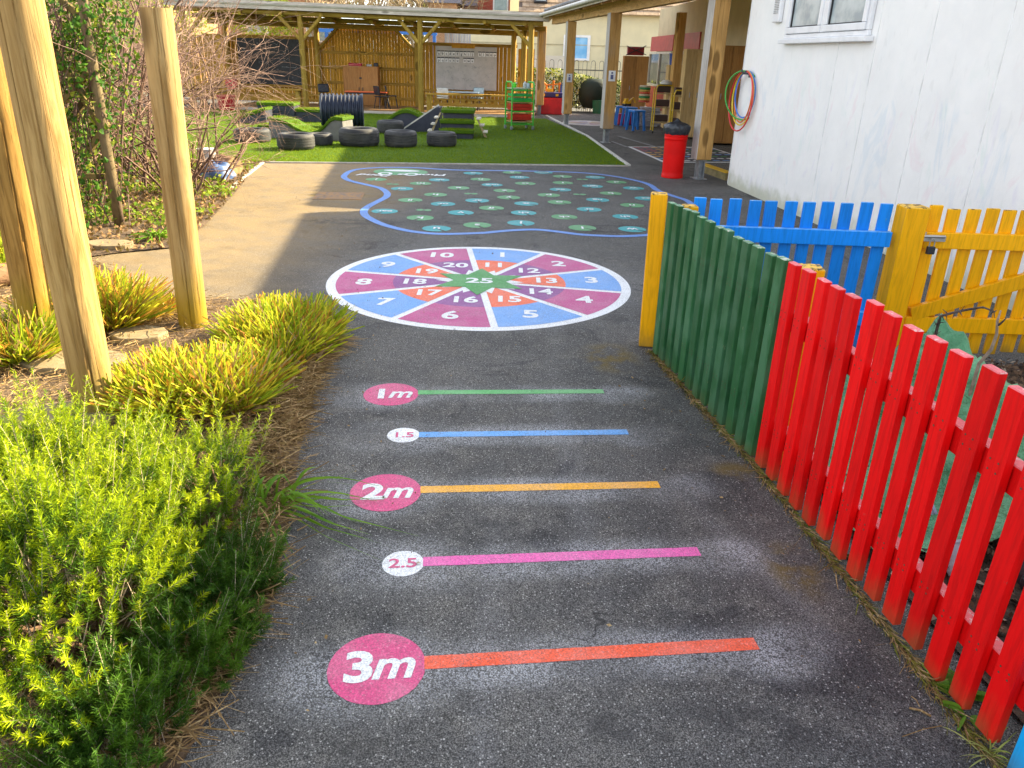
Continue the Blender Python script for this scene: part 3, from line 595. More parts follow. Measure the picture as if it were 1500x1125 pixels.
# ------------------------------------------------------------------ picket fences
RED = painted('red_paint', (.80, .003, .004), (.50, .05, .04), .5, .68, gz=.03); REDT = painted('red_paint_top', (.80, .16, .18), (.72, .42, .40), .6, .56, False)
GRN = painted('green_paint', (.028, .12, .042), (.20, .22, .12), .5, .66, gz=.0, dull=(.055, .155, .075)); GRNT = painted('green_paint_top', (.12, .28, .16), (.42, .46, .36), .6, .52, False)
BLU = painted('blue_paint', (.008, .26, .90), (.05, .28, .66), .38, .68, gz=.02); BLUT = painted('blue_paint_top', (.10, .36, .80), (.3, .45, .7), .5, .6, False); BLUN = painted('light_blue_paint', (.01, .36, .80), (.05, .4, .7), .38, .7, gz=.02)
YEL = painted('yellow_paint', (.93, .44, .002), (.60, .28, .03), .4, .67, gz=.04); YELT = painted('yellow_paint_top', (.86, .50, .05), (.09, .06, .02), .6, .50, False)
NAIL = M('rusty_nail', (.10, .05, .03), rough=.7, bmp=0)
def picket_mesh(name, w_, h, t, mats, slant=0):
    mb = MB(); mb.box((0, 0, h/2), (w_, t, h))
    me0 = mb.mesh(name, mats, bevel=.003); mb = MB(); mb.add([tuple(v.co) for v in me0.vertices], [tuple(p_.vertices) for p_ in me0.polygons])
    for zz in (.205, .225, .70, .73):
        for xx in (-w_*.24, w_*.22):
            k = 8; rr = .0032
            for sy in (-1, 1): mb.add([(xx+rr*math.cos(2*PI*i/k)*sy, sy*(t/2+.0010), zz+rr*math.sin(2*PI*i/k)) for i in range(k)], [tuple(range(k)) if sy < 0 else tuple(range(k))], 2)
    me = mb.mesh(name, list(mats)+[NAIL])
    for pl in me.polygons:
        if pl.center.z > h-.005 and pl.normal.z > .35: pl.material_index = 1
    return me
def fence_line(fe, pts, n, w_, h, t, mats, z0=.03, jit=.011, name='picket', off=0, curve=None):
    me = picket_mesh(name, w_, h, t, mats)
    for i in range(n):
        f = (i+.5)/n; q = curve(f) if curve else Vector(pts[0])*(1-f)+Vector(pts[1])*f
        q2 = curve(min(1, f+.01)) if curve else Vector(pts[1]); q1 = curve(max(0, f-.01)) if curve else Vector(pts[0]); d = (q2-q1); rz = math.atan2(d.y, d.x)
        nn = Vector((-math.sin(rz), math.cos(rz), 0))
        inst(name, me, fe, (q.x+nn.x*off, q.y+nn.y*off, z0+random.uniform(-jit, jit)), (random.uniform(-.006, .006), random.uniform(-.011, .011), rz+random.uniform(-.02, .02)))
# picket face line: pickets face the path (-x side); rails behind
F0, F1, F2 = Vector((.885, 4.53, 0)), Vector((1.135, 3.12, 0)), Vector((1.335, 1.50, 0))
th = thing('picket_fence', 'green picket fence section running from the yellow corner post to the red pickets', 'fence', (0, 0, 0))
d = (F1-F0).normalized(); bk = Vector((-d.y, d.x, 0))          # points away from the path
fence_line(th, (F0+d*.01, F1), 13, .066, .93, .034, (GRN, GRNT), .015)
for z in (.22, .72):
    mb = MB(); mb.bar(F0+bk*.040+Vector((0, 0, z)), F1+bk*.040+Vector((0, 0, z)), .04, .08); mb.build('rail', GRN, th, bevel=.003)
PB = G(946, 505); 
def fpost(parent, x, y, h, s, rz=0, lean=(0, 0), name='post'):
    mb = MB(); mb.box((0, 0, h/2), (s, s, h)); me = mb.mesh(name, (YEL, YELT), bevel=.006)
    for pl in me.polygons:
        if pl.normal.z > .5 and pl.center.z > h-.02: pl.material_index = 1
    return inst(name, me, parent, (x, y, 0), (lean[1], lean[0], rz))
fpost(th, .862, 4.655, .965, .098, -.14, (-.015, .0))
th = thing('picket_fence', 'long bright red picket fence section in the right foreground', 'fence')
d = (F2-F1).normalized(); bk = Vector((-d.y, d.x, 0))
fence_line(th, (F1, F2), 14, .067, .935, .030, (RED, REDT), .02)
for z in (.20, .70):
    mb = MB(); mb.bar(F1+bk*.040+Vector((0, 0, z)), F2+bk*.040+Vector((0, 0, z)), .045, .085)
    me = mb.mesh('rail', (RED, REDT), bevel=.003)
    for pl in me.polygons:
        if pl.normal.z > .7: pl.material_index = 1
    inst('rail', me, th, (0, 0, 0))
pq = G(1188, 390, .92); fpost(th, pq.x, pq.y, .92, .10, -.14); fpost(th, 1.42, 1.36, .9, .09, -.1)
th = thing('picket_fence', 'pale blue picket fence section at the bottom right corner of the view', 'fence')
F3 = Vector((1.46, .50, 0)); d = (F3-F2).normalized(); bk = Vector((-d.y, d.x, 0))
fence_line(th, (F2+d*.02, F3), 9, .076, .935, .026, (BLUN, BLUT), .0)
for z in (.20, .70):
    mb = MB(); mb.bar(F2+d*.01+bk*.040+Vector((0, 0, z)), F3+bk*.040+Vector((0, 0, z)), .045, .085); mb.build('rail', BLUN, th, bevel=.003)
# far blue fence (rail towards the camera)
B0, B1 = Vector((1.02, 4.60, 0)), Vector((2.22, 4.565, 0))
th = thing('picket_fence', 'bright blue picket fence section between the green fence and the yellow gate', 'fence')
fence_line(th, (B0, B1), 11, .070, .92, .022, (BLU, BLUT), .035)
for z in (.26, .755):
    mb = MB(); mb.bar(B0+Vector((-.06, -.032, z)), B1+Vector((0, -.032, z)), .038, .09)
    me = mb.mesh('rail', (BLU, BLUT), bevel=.003)
    for pl in me.polygons:
        if pl.normal.z > .7: pl.material_index = 1
    inst('rail', me, th, (0, 0, 0))
fpost(th, 1.005, 4.50, .925, .085, .0)
gp = thing('gate_post', 'thick yellow timber gate post between the blue fence and yellow gate', 'post', (2.315, 4.53, 0)); fpost(gp, 0, 0, .955, .14, .0, name='post_timber')
# yellow gate
th = thing('picket_gate', 'yellow picket gate with diagonal brace closed beside its thick post', 'gate', (2.41, 4.555, 0))
fence_line(th, ((0, 0, 0), (1.2, 0, 0)), 11, .074, .90, .022, (YEL, YELT), .05)
for z in (.24, .76):
    mb = MB(); mb.bar((0, -.032, z), (1.2, -.032, z), .038, .095); mb.build('rail', YEL, th, bevel=.003)
mb = MB(); mb.bar((.03, -.034, .30), (1.12, -.034, .70), .036, .09); mb.build('brace', YEL, th, bevel=.003)
gp = thing('gate_post', 'yellow timber hanging post at the wall side of the gate', 'post', (3.70, 4.53, 0)); fpost(gp, 0, 0, .955, .12, name='post_timber')
mb = MB(); mb.box((.035, -.064, .775), (.15, .02, .03)); mb.tube([(-.03, -.078, .79), (.10, -.078, .79)], .009, 8); mb.box((-.03, -.074, .79), (.035, .012, .05)); mb.build('latch', M('zinc_latch', (.5, .5, .5), rough=.35, metal=.8), th)
pk = thing('padlock', 'black padlock hanging from the steel latch of the yellow gate', 'padlock', (2.435, 4.46, .69))
mb = MB(); mb.box((0, 0, .022), (.045, .024, .045)); mb.build('lock_body', BLACKP, pk, bevel=.005, seg=2); mb = MB(); mb.tube([(-.014, 0, .04), (-.014, 0, .075), (0, 0, .092), (.014, 0, .075), (.014, 0, .04)], .004, 6); mb.build('shackle', GALV, pk)

# ------------------------------------------------------------------ garden behind the fence
CH = M('bark_mulch', (.13, .085, .06), (.06, .04, .028), rough=.95, scale=20, bmp=.8, bscale=60, bd=.02, rand=0)
def bedx(y): return 1.20 if y > 3.1 else 1.20+(3.1-y)*.147
gb = sheet('garden_bed', [(1.10, 4.45), (1.26, 3.1), (1.45, 1.7), (1.58, .4), (4.35, .4), (3.95, 4.45)], .012, CH); tag(gb, kind='structure')
N = 16000; Bp = np.c_[rng.uniform(1.2, 3.9, N), rng.uniform(1.2, 4.45, N), rng.uniform(.015, .06, N)]; Bp = Bp[inpoly(Bp, [(1.10, 4.45), (1.26, 3.1), (1.45, 1.7), (1.58, .4), (4.35, .4), (3.95, 4.45)])]
V, Fq = leafquads(Bp, .018, 1.0); tag(fast('bark_chips', V, Fq, [M('chip_brown', (.22, .13, .08), (.12, .07, .04), rough=.9, rand=0), M('chip_pale', (.46, .36, .27), rough=.9, rand=0), M('chip_dark', (.05, .035, .03), rough=.9, rand=0)], mi=rng.choice(3, len(Fq), p=[.5, .2, .3])), 'brown and pale bark chips spread over the fenced garden', 'mulch', kind='stuff')
# green tarpaulin: draped crumpled sheet
TARP = M('tarpaulin', (.04, .20, .08), (.13, .38, .19), rough=.45, scale=5, bmp=.9, bscale=16, bd=.05, rand=0)
nx, ny = 54, 60; vs = []; pk1 = Vector((2.20, 3.95)); pk2 = Vector((2.45, 3.1))
from mathutils import noise as mn
for j in range(ny+1):
    for i in range(nx+1):
        u = i/nx; v = j/ny; y = 2.35+v*1.75; x = 1.36+u*(1.02+.30*math.sin(v*2.6))-.08*v
        h = .56*math.exp(-((abs((x-1.97)/.20))**1.4+(abs(y-3.42)/.40)**1.5))+.36*math.exp(-(((x-2.12)/.22)**2+((y-2.85)/.45)**2))+.16*math.exp(-(((x-2.05)/.35)**2+((y-2.4)/.4)**2))
        q = mn.noise((x*5, y*5, 1))*.10+abs(mn.noise((x*11, y*9, 4)))*.09+mn.noise((x*24, y*26, 9))*.022
        vs.append((x+mn.noise((x*6, y*6, 7))*.05, y, max(.03, h*.95+q*(.35+h)+.04)))
mb = MB(); mb.add(vs, [(j*(nx+1)+i, j*(nx+1)+i+1, (j+1)*(nx+1)+i+1, (j+1)*(nx+1)+i) for j in range(ny) for i in range(nx)])
tag(mb.build('tarpaulin', TARP, smooth=True), 'crumpled green plastic tarpaulin heaped behind the red pickets', 'tarpaulin')
# black corrugated pipes
def ribbed(pts, r, lab):
    pts = [Vector(p) for p in pts]; fine = []; rr = []
    for a, b in zip(pts[:-1], pts[1:]):
        k = max(2, int((b-a).length/.011))
        for i in range(k): fine.append(a.lerp(b, i/k))
    for i in range(len(fine)): rr.append(r*(1.0 if i % 2 else .82))
    mb = MB(); mb.tube(fine, rr, 14); tag(mb.build('corrugated_pipe', BLACKP, smooth=False), lab, 'pipe', 'black pipes behind the red fence')
def arc(c, r, a0, a1, z, n=14, tz=0): return [(c[0]+r*math.cos(a0+(a1-a0)*i/n), c[1]+r*math.sin(a0+(a1-a0)*i/n), z+tz*i/n) for i in range(n+1)]
ribbed(arc((1.95, 1.75), .33, 1.2, 4.2, .10), .045, 'black corrugated pipe curled low behind the last red pickets')
ribbed(arc((1.98, 1.85), .36, .8, 4.4, .21, tz=.05), .045, 'black corrugated pipe curled on top of the lower pipe loop')
ribbed(arc((2.0, 2.0), .30, 1.6, 4.8, .32, tz=.02), .045, 'topmost black corrugated pipe loop against the tarpaulin')
for i, (x, y, z, c, lab) in enumerate(((1.62, 2.25, .03, (.6, .65, .72), 'pale crumpled plastic pot among the pipes nearest the fence'), (1.72, 1.95, .26, (.72, .74, .78), 'white plastic pot lying on the upper pipe loop'), (1.58, 2.62, .03, (.35, .45, .62), 'bluish plastic pot beside the tarpaulin foot'), (1.80, 1.50, .22, (.78, .80, .80), 'white plastic pot nearest the pale blue pickets'))):
    mb = MB(); mb.lathe([(.035, 0), (.037, .002), (.05, .11), (.054, .112), (.054, .122), (.048, .122), (.036, .01)], 16); o = mb.build('plastic_pot', M(f'pot_{i}', c, rough=.4), smooth=.6); o.location = (x, y, z); o.rotation_euler = (random.uniform(.6, 1.3), random.uniform(-.6, .6), random.uniform(0, 3)); tag(o, lab, 'plant pot', 'plastic pots behind the red fence')
# saplings
BARKP = M('pale_bark', (.42, .34, .26), (.28, .22, .16), rough=.85, scale=30, bmp=.4); BARKD = M('dark_bark', (.05, .038, .032), (.09, .07, .06), rough=.85, scale=30)
a = [PY(1338, 545, 3.05), PY(1365, 520, 3.0), PY(1380, 500, 2.95), PY(1384, 480, 2.92)]
b0 = PY(1434, 533, 3.0); th = thing('bare_sapling', 'pale barked leafless sapling stem rising behind the tarpaulin', 'sapling', (b0.x, b0.y, 0))
L_ = lambda *q: [PY(x, y, Y)-Vector((b0.x, b0.y, 0)) for x, y, Y in q]
mb = MB(); mb.tube([Vector((0, 0, .0))]+L_((1434, 533, 3.0), (1452, 512, 2.98), (1460, 490, 2.97), (1461, 470, 2.96), (1466, 455, 2.95)), [.008, .0075, .007, .006, .005, .003], 8); mb.build('stem', BARKP, th, smooth=True)
mb = MB(); mb.tube(L_((1463, 476, 2.96), (1469, 471, 2.93), (1474, 466, 2.92)), [.005, .004, .002], 5); mb.build('twig', BARKD, th)
b0 = PY(1368, 500, 3.15); th = thing('thorny_stem', 'thin dark thorny stem arching over the tarpaulin peak', 'sapling', (b0.x, b0.y, 0))
path = [Vector((0, 0, 0))]+L_((1368, 500, 3.15), (1373, 480, 3.13), (1378, 463, 3.1), (1400, 457, 3.08), (1420, 453, 3.05), (1440, 450, 3.0), (1458, 457, 2.98)); mb = MB(); mb.tube(path, [.008, .007, .007, .006, .005, .005, .004, .003], 6)
for i in range(26):
    k = random.randint(1, len(path)-2); q = path[k].lerp(path[k+1], random.random()); dd = Vector((random.uniform(-1, 1), random.uniform(-1, 1), random.uniform(-1, 1))).normalized()*.03; mb.tube([q, q+dd], [.003, .0008], 4)
mb.build('stem', BARKD, th)
# moss and dead grass along the fence foot
N = 2600; tt = rng.uniform(0, 1, N); Lp = np.where(tt[:, None] < .48, np.array(F0)[None]*(1-tt[:, None]/.48)+np.array(F1)[None]*(tt[:, None]/.48), np.array(F1)[None]*(1-(tt[:, None]-.48)/.52)+np.array(F2+Vector((.03, -.3, 0)))[None]*((tt[:, None]-.48)/.52))
Lp = Lp+np.c_[rng.normal(-.026, .009, N), rng.normal(0, .02, N), rng.uniform(.002, .012, N)]; D = np.c_[rng.normal(.15, .45, N), rng.normal(-1, .4, N), rng.normal(.05, .12, N)]
V, Fq = strips(Lp, D, rng.uniform(.02, .08, N), rng.uniform(.002, .006, N), rng.normal(size=(N, 3))*.2, lambda t: 1-t*.6, 2); V[:, 2] = np.maximum(V[:, 2], .003)
tag(fast('edge_litter', V, Fq, [STRAW, foliage('moss', [(.20, .17, .03), (.12, .14, .02)], 8, .8, .1)], mi=np.repeat(rng.choice(2, N, p=[.6, .4]), 2)), 'mossy straw and dead grass caught along the fence foot', 'litter', kind='stuff')
# weeds and loose straws
WEED = foliage('weed_green', [(.09, .22, .02), (.16, .32, .04)], 9, .45, .35)
def weed(c, n, L, W, lab, mt=None, spread=1.0, name='weed', cat='weed', grp=None, zb=.0):
    a = rng.uniform(0, 2*PI, n); e = rng.uniform(.35, 1.3, n); D = np.c_[np.cos(a)*np.cos(e)*spread, np.sin(a)*np.cos(e)*spread, np.sin(e)]; B = np.tile(np.array([0, 0, zb]), (n, 1))+np.c_[rng.normal(0, .012, (n, 2)), np.zeros(n)]
    V, Fq = strips(B, D, rng.uniform(.6, 1.1, n)*L, W, np.array([[0, 0, -.45]]), lambda t: max(.05, math.sin(min(1, t*.92+.08)*PI)**.6) if t > 0 else .3, 6); V[:, 2] = np.maximum(V[:, 2], .004)
    o = fast(name, V, Fq, mt or WEED); o.location = c; tag(o, lab, cat, grp); return o
weed(G(1398, 1015), 9, .13, .035, 'small leafy green weed growing at the foot of the last red picket')
weed(G(1413, 1050), 5, .08, .04, 'tiny round leaved weed just below the leafy weed by the fence')
weed(G(1232, 818), 7, .05, .03, 'dull brown green weed at the foot of the middle red pickets', foliage('dull_weed', [(.10, .11, .06), (.16, .15, .09)], 9, .6, .2))
weed(G(1450, 1108), 26, .14, .004, 'feathery grass sprig beside the pale blue picket', foliage('sprig', [(.25, .30, .06), (.35, .36, .12)], 9, .6, .2))
for (a, b), lab in ((((1332, 1037), (1364, 1049)), 'pale broken straw stick lying on the asphalt near the last red picket'), (((1322, 1079), (1379, 1063)), 'thin dark twig lying on the asphalt by the corner'), (((1335, 1020), (1347, 1035)), 'short thin straw lying above the broken stick')):
    A, B = G(*a, .005), G(*b, .005); o = MB().tube([A, (A+B)/2+Vector((.004, .004, .002)), B], .0035 if 'pale' in lab else .0015, 5).build('dry_stick', STRAW); tag(o, lab, 'twig')

N = 700; yy = rng.uniform(1.1, 11, N); side = rng.uniform(0, 1, N) < .6
lx_ = -1.0-np.clip(yy-4.5, 0, 5)*.32; rx_ = np.where(yy < 4.6, 1.38-(yy-1.4)*.15, 3.0); xx = np.where(side, lx_+np.abs(rng.normal(0, .28, N)), rx_-np.abs(rng.normal(0, .16, N))); xx = np.where(rng.uniform(0, 1, N) < .12, rng.uniform(-.9, 1.0, N), xx)
V, Fq = leafquads(np.c_[xx, yy, np.full(N, .006)], rng.uniform(.003, .011, N), 3.0); V[:, 2] = np.clip(V[:, 2], .003, .012)
tag(fast('path_debris', V, Fq, [STRAW, foliage('crumb', [(.12, .07, .03), (.2, .14, .08)], 9, .8, .05)], mi=rng.choice(2, N)), 'leaf crumbs and grit scattered over the asphalt path edges', 'debris', kind='stuff')
# ------------------------------------------------------------------ big timber posts on the left
def bigpost(base, r, h, lean, mt, lab, seedn, crack):
    me = MB(); nseg = 96; rows = 40; vs = []
    for j in range(rows+1):
        z = h*j/rows; rr = r*(1.0-.03*j/rows)
        ca = crack+.25*math.sin(z*1.3+seedn)*.5
        for i in range(nseg):
            a = 2*PI*i/nseg; dlt = abs((a-ca+PI) % (2*PI)-PI)
            q = 1+.012*mn.noise((math.cos(a)*1.5+seedn, math.sin(a)*1.5, z*1.2))+.006*mn.noise((math.cos(a)*6+seedn, math.sin(a)*6, z*2))
            if dlt < .036: q -= .09
            c2 = crack-1.0+.2*math.sin(z*.9); d2 = abs((a-c2+PI) % (2*PI)-PI)
            if d2 < .036 and .2 < z/h < .75: q -= .05
            vs.append((rr*q*math.cos(a)+lean[0]*z, rr*q*math.sin(a)+lean[1]*z, z-.05 if j == 0 else z))
    fs = [(j*nseg+i, j*nseg+(i+1) % nseg, (j+1)*nseg+(i+1) % nseg, (j+1)*nseg+i) for j in range(rows) for i in range(nseg)]; fs.append(tuple(rows*nseg+i for i in range(nseg)))
    me.add(vs, fs); o = me.build('timber_post', mt, smooth=.9); o.location = (base[0], base[1], 0); tag(o, lab, 'post', 'round timber posts in the bed'); return o
def lean_to(base, px, z):       # lean so that at height z the axis passes column px
    lo, hi = -.3, .3
    def col(k):
        P_ = Vector((base[0]+k*z, base[1], z)); q = P_-Vector((0, 0, HC)); zc = q.dot(fw); return 750+F_*q.dot(rt)/zc, 562.5-F_*q.dot(up)/zc
    for _ in range(40):
        mid = (lo+hi)/2; x, y = col(mid); tx = px(y)
        if x < tx: lo = mid
        else: hi = mid
    return (lo+hi)/2
b = G(60, 511); bigpost(b, .093, 2.6, (lean_to(b, lambda y: 60-(513-y)*.178, 1.2), 0), W_POST[0], 'yellowish round timber post furthest left, its foot behind the stepping stones', 1, -1.0)
b = G(143, 606); bigpost(b, .096, 2.6, (lean_to(b, lambda y: 143-(607-y)*.192, 1.2), 0), W_POST[1], 'tall thick round timber post standing just behind the rosemary', 2, -1.1)
b = G(284, 478); bigpost(b, .090, 1.885, (lean_to(b, lambda y: 284-(478-y)*.1195, 1.6), 0), W_POST[2], 'pale round timber post with its cut top in view beside the tufted plants', 3.3, -1.25)

# ------------------------------------------------------------------ stepping stones, log, stump
STONE = M('stepping_stone', (.30, .23, .125), (.20, .155, .09), rough=.85, scale=7, bmp=.5, bscale=50)
for (x, y, rx, ry, lab) in ((108, 536, .30, .17, 'rounded sandstone stepping stone crossed by a post shadow beside the thick post'), (205, 497, .17, .13, 'sandstone stepping stone left of the tufted clump'), (90, 512, .20, .09, 'partly buried flat stone behind the rounded stepping stone'), (92, 622, .28, .16, 'flat pale stone almost hidden among the rosemary tips'), (160, 363, .22, .14, 'worn stepping stone at the far edge of the sunny path')):
    q = G(x, y); mb = MB(); k = 22; poly = [(rx*math.cos(2*PI*i/k)*(1+.06*math.sin(3*i+x)), ry*math.sin(2*PI*i/k)*(1+.06*math.cos(2*i+y))) for i in range(k)]
    mb.prism(poly, .0, .05); o = mb.build('stepping_stone', STONE, bevel=.008, seg=2); o.location = (q.x, q.y, 0); tag(o, lab, 'stone', 'stepping stones in the bed')
LOG = wood('log_bark', (.30, .18, .10), (.20, .11, .06), 'X', gs=.6)
a, b = G(-60, 432), G(52, 412); o = MB().tube([a+Vector((0, 0, .09)), b+Vector((0, 0, .09))], .085, 18).build('log', LOG, smooth=.6); tag(o, 'smooth brown log lying behind the leftmost post', 'log')
q = G(345, 258); th = thing('log_slice', 'short sawn log lying with its pale round cut end facing the path', 'log', (q.x, q.y, 0), -.55)
mb = MB(); mb.tube([(-.45, .12, .13), (0, 0, .13)], .13, 18); mb.build('bark', LOG, th, smooth=.6); mb = MB(); mb.tube([(0, 0, .13), (.012, -.003, .13)], .122, 18); mb.build('cut_face', M('cut_wood', (.55, .40, .18), (.42, .27, .10), rough=.8, scale=14), th)
q = G(318, 262); mb = MB(); k = 26; vs = []
for j in range(14):
    for i in range(k):
        a = 2*PI*i/k; z = .30*math.sin(j/13*PI/2); rr = .30*math.cos(j/13*PI/2)**.6 if j < 13 else .02
        f = 1+.25*mn.noise((math.cos(a)*2, math.sin(a)*2, z*8)); vs.append((rr*f*math.cos(a)*1.1, rr*f*math.sin(a), z*f))
mb.add(vs, [(j*k+i, j*k+(i+1) % k, (j+1)*k+(i+1) % k, (j+1)*k+i) for j in range(13) for i in range(k)]); o = mb.build('plastic_bag', M('blue_bag', (.05, .10, .24), (.22, .27, .36), rough=.5, scale=5, contrast=(.55, .68)), smooth=True); o.location = (q.x, q.y, 0); o.scale = (.72, .72, .7); tag(o, 'crumpled blue and white plastic bag lying under the bare shrub', 'bag')
q = G(306, 250); o = MB().lathe([(.10, 0), (.13, .3), (.14, .3), (.14, .32), (.12, .32)], 18).build('bucket', M('white_bucket', (.62, .62, .62), rough=.5), smooth=.6); o.location = (q.x, q.y, 0); tag(o, 'grubby white bucket half hidden by twigs behind the blue bag', 'bucket')

# ------------------------------------------------------------------ rosemary
def rosemary(name, center, n, fx, lab, sz=1.0, mtx=None):
    """fx(n) -> tip base points (n,3) on the mound and outward lean (n,3)"""
    B, out_ = fx(n); L = rng.uniform(.08, .20, n)*(1+.9*(rng.uniform(0, 1, n) > .82))*sz
    D = unit(np.array([0, 0, 1.0])+out_*.55+rng.normal(size=(n, 3))*.24)
    k = 50; Ts = (np.arange(k)/k)[None, :]; stem = B[:, None, :]+D[:, None, :]*(L[:, None]*Ts)[..., None]
    stem = stem.reshape(-1, 3); DD = np.repeat(D, k, 0); tt = np.tile(Ts[0], n)
    for_rep = 2; P2 = np.repeat(stem, for_rep, 0); D2 = np.repeat(DD, for_rep, 0); t2 = np.repeat(tt, for_rep)
    rad = unit(np.cross(D2, rng.normal(size=D2.shape))); nd_ = unit(rad*1.0+D2*rng.uniform(.3, .8, (len(D2), 1)))
    nl = rng.uniform(.016, .029, len(D2))*(1.1-.45*t2)
    V, Fq = strips(P2, nd_, nl, .0032, D2*.25, lambda t: 1.0 if t < .9 else .2, 1)
    V1, F1_ = strips(B-D*.10, D, L+.10, .004, np.zeros((n, 3)), lambda t: 1-.6*t, 1)
    nn = len(V); Va = np.r_[V, V1]; Fa = np.r_[Fq, F1_+nn]; mi = np.r_[np.where(t2+rng.normal(0, .12, len(t2)) > .5, 2, 0), np.ones(len(F1_), int)]
    th = thing(name, lab, 'shrub', center)
    o = fast('foliage', Va-np.array(center), Fa, [mtx or ROSE, BARKP, mtx or ROSE2], th, mi); return th
ROSE = foliage('rosemary_leaf', [(.055, .125, .010), (.10, .20, .010), (.03, .075, .012)], 5, .5, .12, 25); ROSED = foliage('rosemary_painted_shade', [(.035, .10, .010), (.07, .16, .010), (.02, .06, .01)], 5, .5, .12, 25); ROSE2 = foliage('rosemary_tip', [(.26, .37, .004), (.42, .50, .006), (.12, .22, .008)], 6, .5, .25, 18)  # ROSED: darker copy of the leaf colour, shade painted in for the low sprawls
def mound(cx, cy, rx, ry, h, zmin=.02, p_=1.0):
    def fx(n):
        a = rng.uniform(0, 2*PI, n); r = np.sqrt(rng.uniform(0, 1, n)); x = r*np.cos(a); y = r*np.sin(a)
        lump = np.array([mn.noise((cx+x[i]*rx*3.5, cy+y[i]*ry*3.5, 2.0)) for i in range(n)])
        z = h*np.sqrt(np.maximum(0, 1-r**4.5))*(1+.6*lump)*rng.uniform(.72, 1.0, n)-.05
        return np.c_[cx+x*rx, cy+y*ry, np.maximum(z, zmin)], np.c_[x, y, np.zeros(n)]
    return fx
def woody(th, cx, cy, rx, ry, h, k=26):
    mb = MB(); c0 = th.location
    for i in range(k):
        a = random.uniform(0, 2*PI); r = random.uniform(.3, .95); e = Vector((cx+rx*r*math.cos(a), cy+ry*r*math.sin(a), h*math.sqrt(max(.02, 1-r**2.6))*.9))
        s = Vector((cx+random.uniform(-.1, .1), cy+random.uniform(-.1, .1), 0)); m_ = s.lerp(e, .5)+Vector((random.uniform(-.07, .07), random.uniform(-.07, .07), .06)); mb.tube([s-c0, m_-c0, e-c0], [.010, .007, .003], 5)
    mb.build('branches', M('rosemary_wood', (.20, .12, .07), (.12, .07, .04), rough=.9, scale=30), th)
for cx, cy, rx, ry, h, n, lab in ((-1.80, 1.90, .60, .62, .49, 1250, 'largest bright green rosemary bush filling the lower left corner'), (-1.27, 1.72, .27, .54, .50, 680, 'sunlit rosemary bush spilling towards the path in the lower left'), (-1.62, 2.52, .42, .30, .30, 330, 'rosemary bush directly in front of the thick timber post'),
                             (-2.45, 2.5, .5, .42, .36, 360, 'rosemary bush at the left edge of the view'), (-1.16, 2.42, .17, .26, .34, 150, 'small upright rosemary beside the strap leaved plants')):
    th = rosemary('rosemary_bush', (cx, cy, 0), n, mound(cx, cy, rx, ry, h), lab); woody(th, cx, cy, rx, ry, h)
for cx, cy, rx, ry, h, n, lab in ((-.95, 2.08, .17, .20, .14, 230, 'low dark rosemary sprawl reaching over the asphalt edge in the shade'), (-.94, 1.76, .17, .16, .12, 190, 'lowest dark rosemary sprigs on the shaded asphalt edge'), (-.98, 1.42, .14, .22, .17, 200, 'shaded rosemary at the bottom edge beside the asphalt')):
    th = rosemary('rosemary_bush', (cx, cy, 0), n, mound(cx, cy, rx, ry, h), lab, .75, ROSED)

# ------------------------------------------------------------------ tufted strap plants
TUFT = [foliage('tuft_green', [(.24, .34, .015), (.38, .44, .02), (.12, .2, .015)], 5, .5, .35, 25), foliage('tuft_yellow', [(.56, .50, .03), (.66, .60, .04)], 5, .5, .35), foliage('tuft_orange', [(.52, .23, .035), (.40, .17, .04)], 5, .6, .3), foliage('tuft_straw', [(.42, .29, .13), (.28, .17, .08)], 5, .8, .15)]
def tuft(cx, cy, rx, ry, h, n, lab, mix=(.40, .26, .20, .14)):
    n = int(n*1.5)
    a = rng.uniform(0, 2*PI, n); r = np.sqrt(rng.uniform(0, 1, n)); x = r*np.cos(a); y = r*np.sin(a)
    kcl = max(6, n//34); ci = rng.integers(0, kcl, n); cxs = rng.uniform(-1, 1, (kcl, 2)); ln = np.maximum(1, np.linalg.norm(cxs, axis=1)); cxs /= ln[:, None]
    B = np.c_[cxs[ci, 0]*rx*.72, cxs[ci, 1]*ry*.72, np.zeros(n)]+np.c_[rng.normal(0, .02, (n, 2)), np.zeros(n)]
    fan = rng.normal(size=(n, 2))*.55; D = unit(np.c_[cxs[ci, 0]*.42+fan[:, 0], cxs[ci, 1]*.42+fan[:, 1], np.ones(n)]); rr = np.linalg.norm(cxs[ci], axis=1)
    L = h*(1-.2*rr**2)*rng.uniform(.55, 1.18, n)
    V, Fq = strips(B, D, L, rng.uniform(.006, .012, n), np.c_[D[:, :2]*.15, -np.full(n, .06)], lambda t: 1.0 if t < .8 else .72, 3)
    mi = rng.choice(4, n, p=mix)
    n2 = n//3; a = rng.uniform(0, 2*PI, n2); B2 = np.c_[np.cos(a)*rx*.75, np.sin(a)*ry*.75, np.full(n2, .03)]*np.c_[rng.uniform(.4, 1, n2), rng.uniform(.4, 1, n2), np.ones(n2)]; D2 = np.c_[np.cos(a), np.sin(a), rng.uniform(-.05, .35, n2)]
    V2, F2_ = strips(B2, D2, rng.uniform(.12, .26, n2), rng.uniform(.004, .009, n2), np.tile([0, 0, -.25], (n2, 1)), lambda t: 1-.6*t, 3); V2[:, 2] = np.maximum(V2[:, 2], .015)
    o = fast('tufted_plant', np.r_[V, V2], np.r_[Fq, F2_+len(V)], TUFT, mi=np.r_[np.repeat(mi, 3), np.full(len(F2_), 3)]); o.location = (cx, cy, .0); tag(o, lab, 'plant', 'clipped tufted plants in the bed')
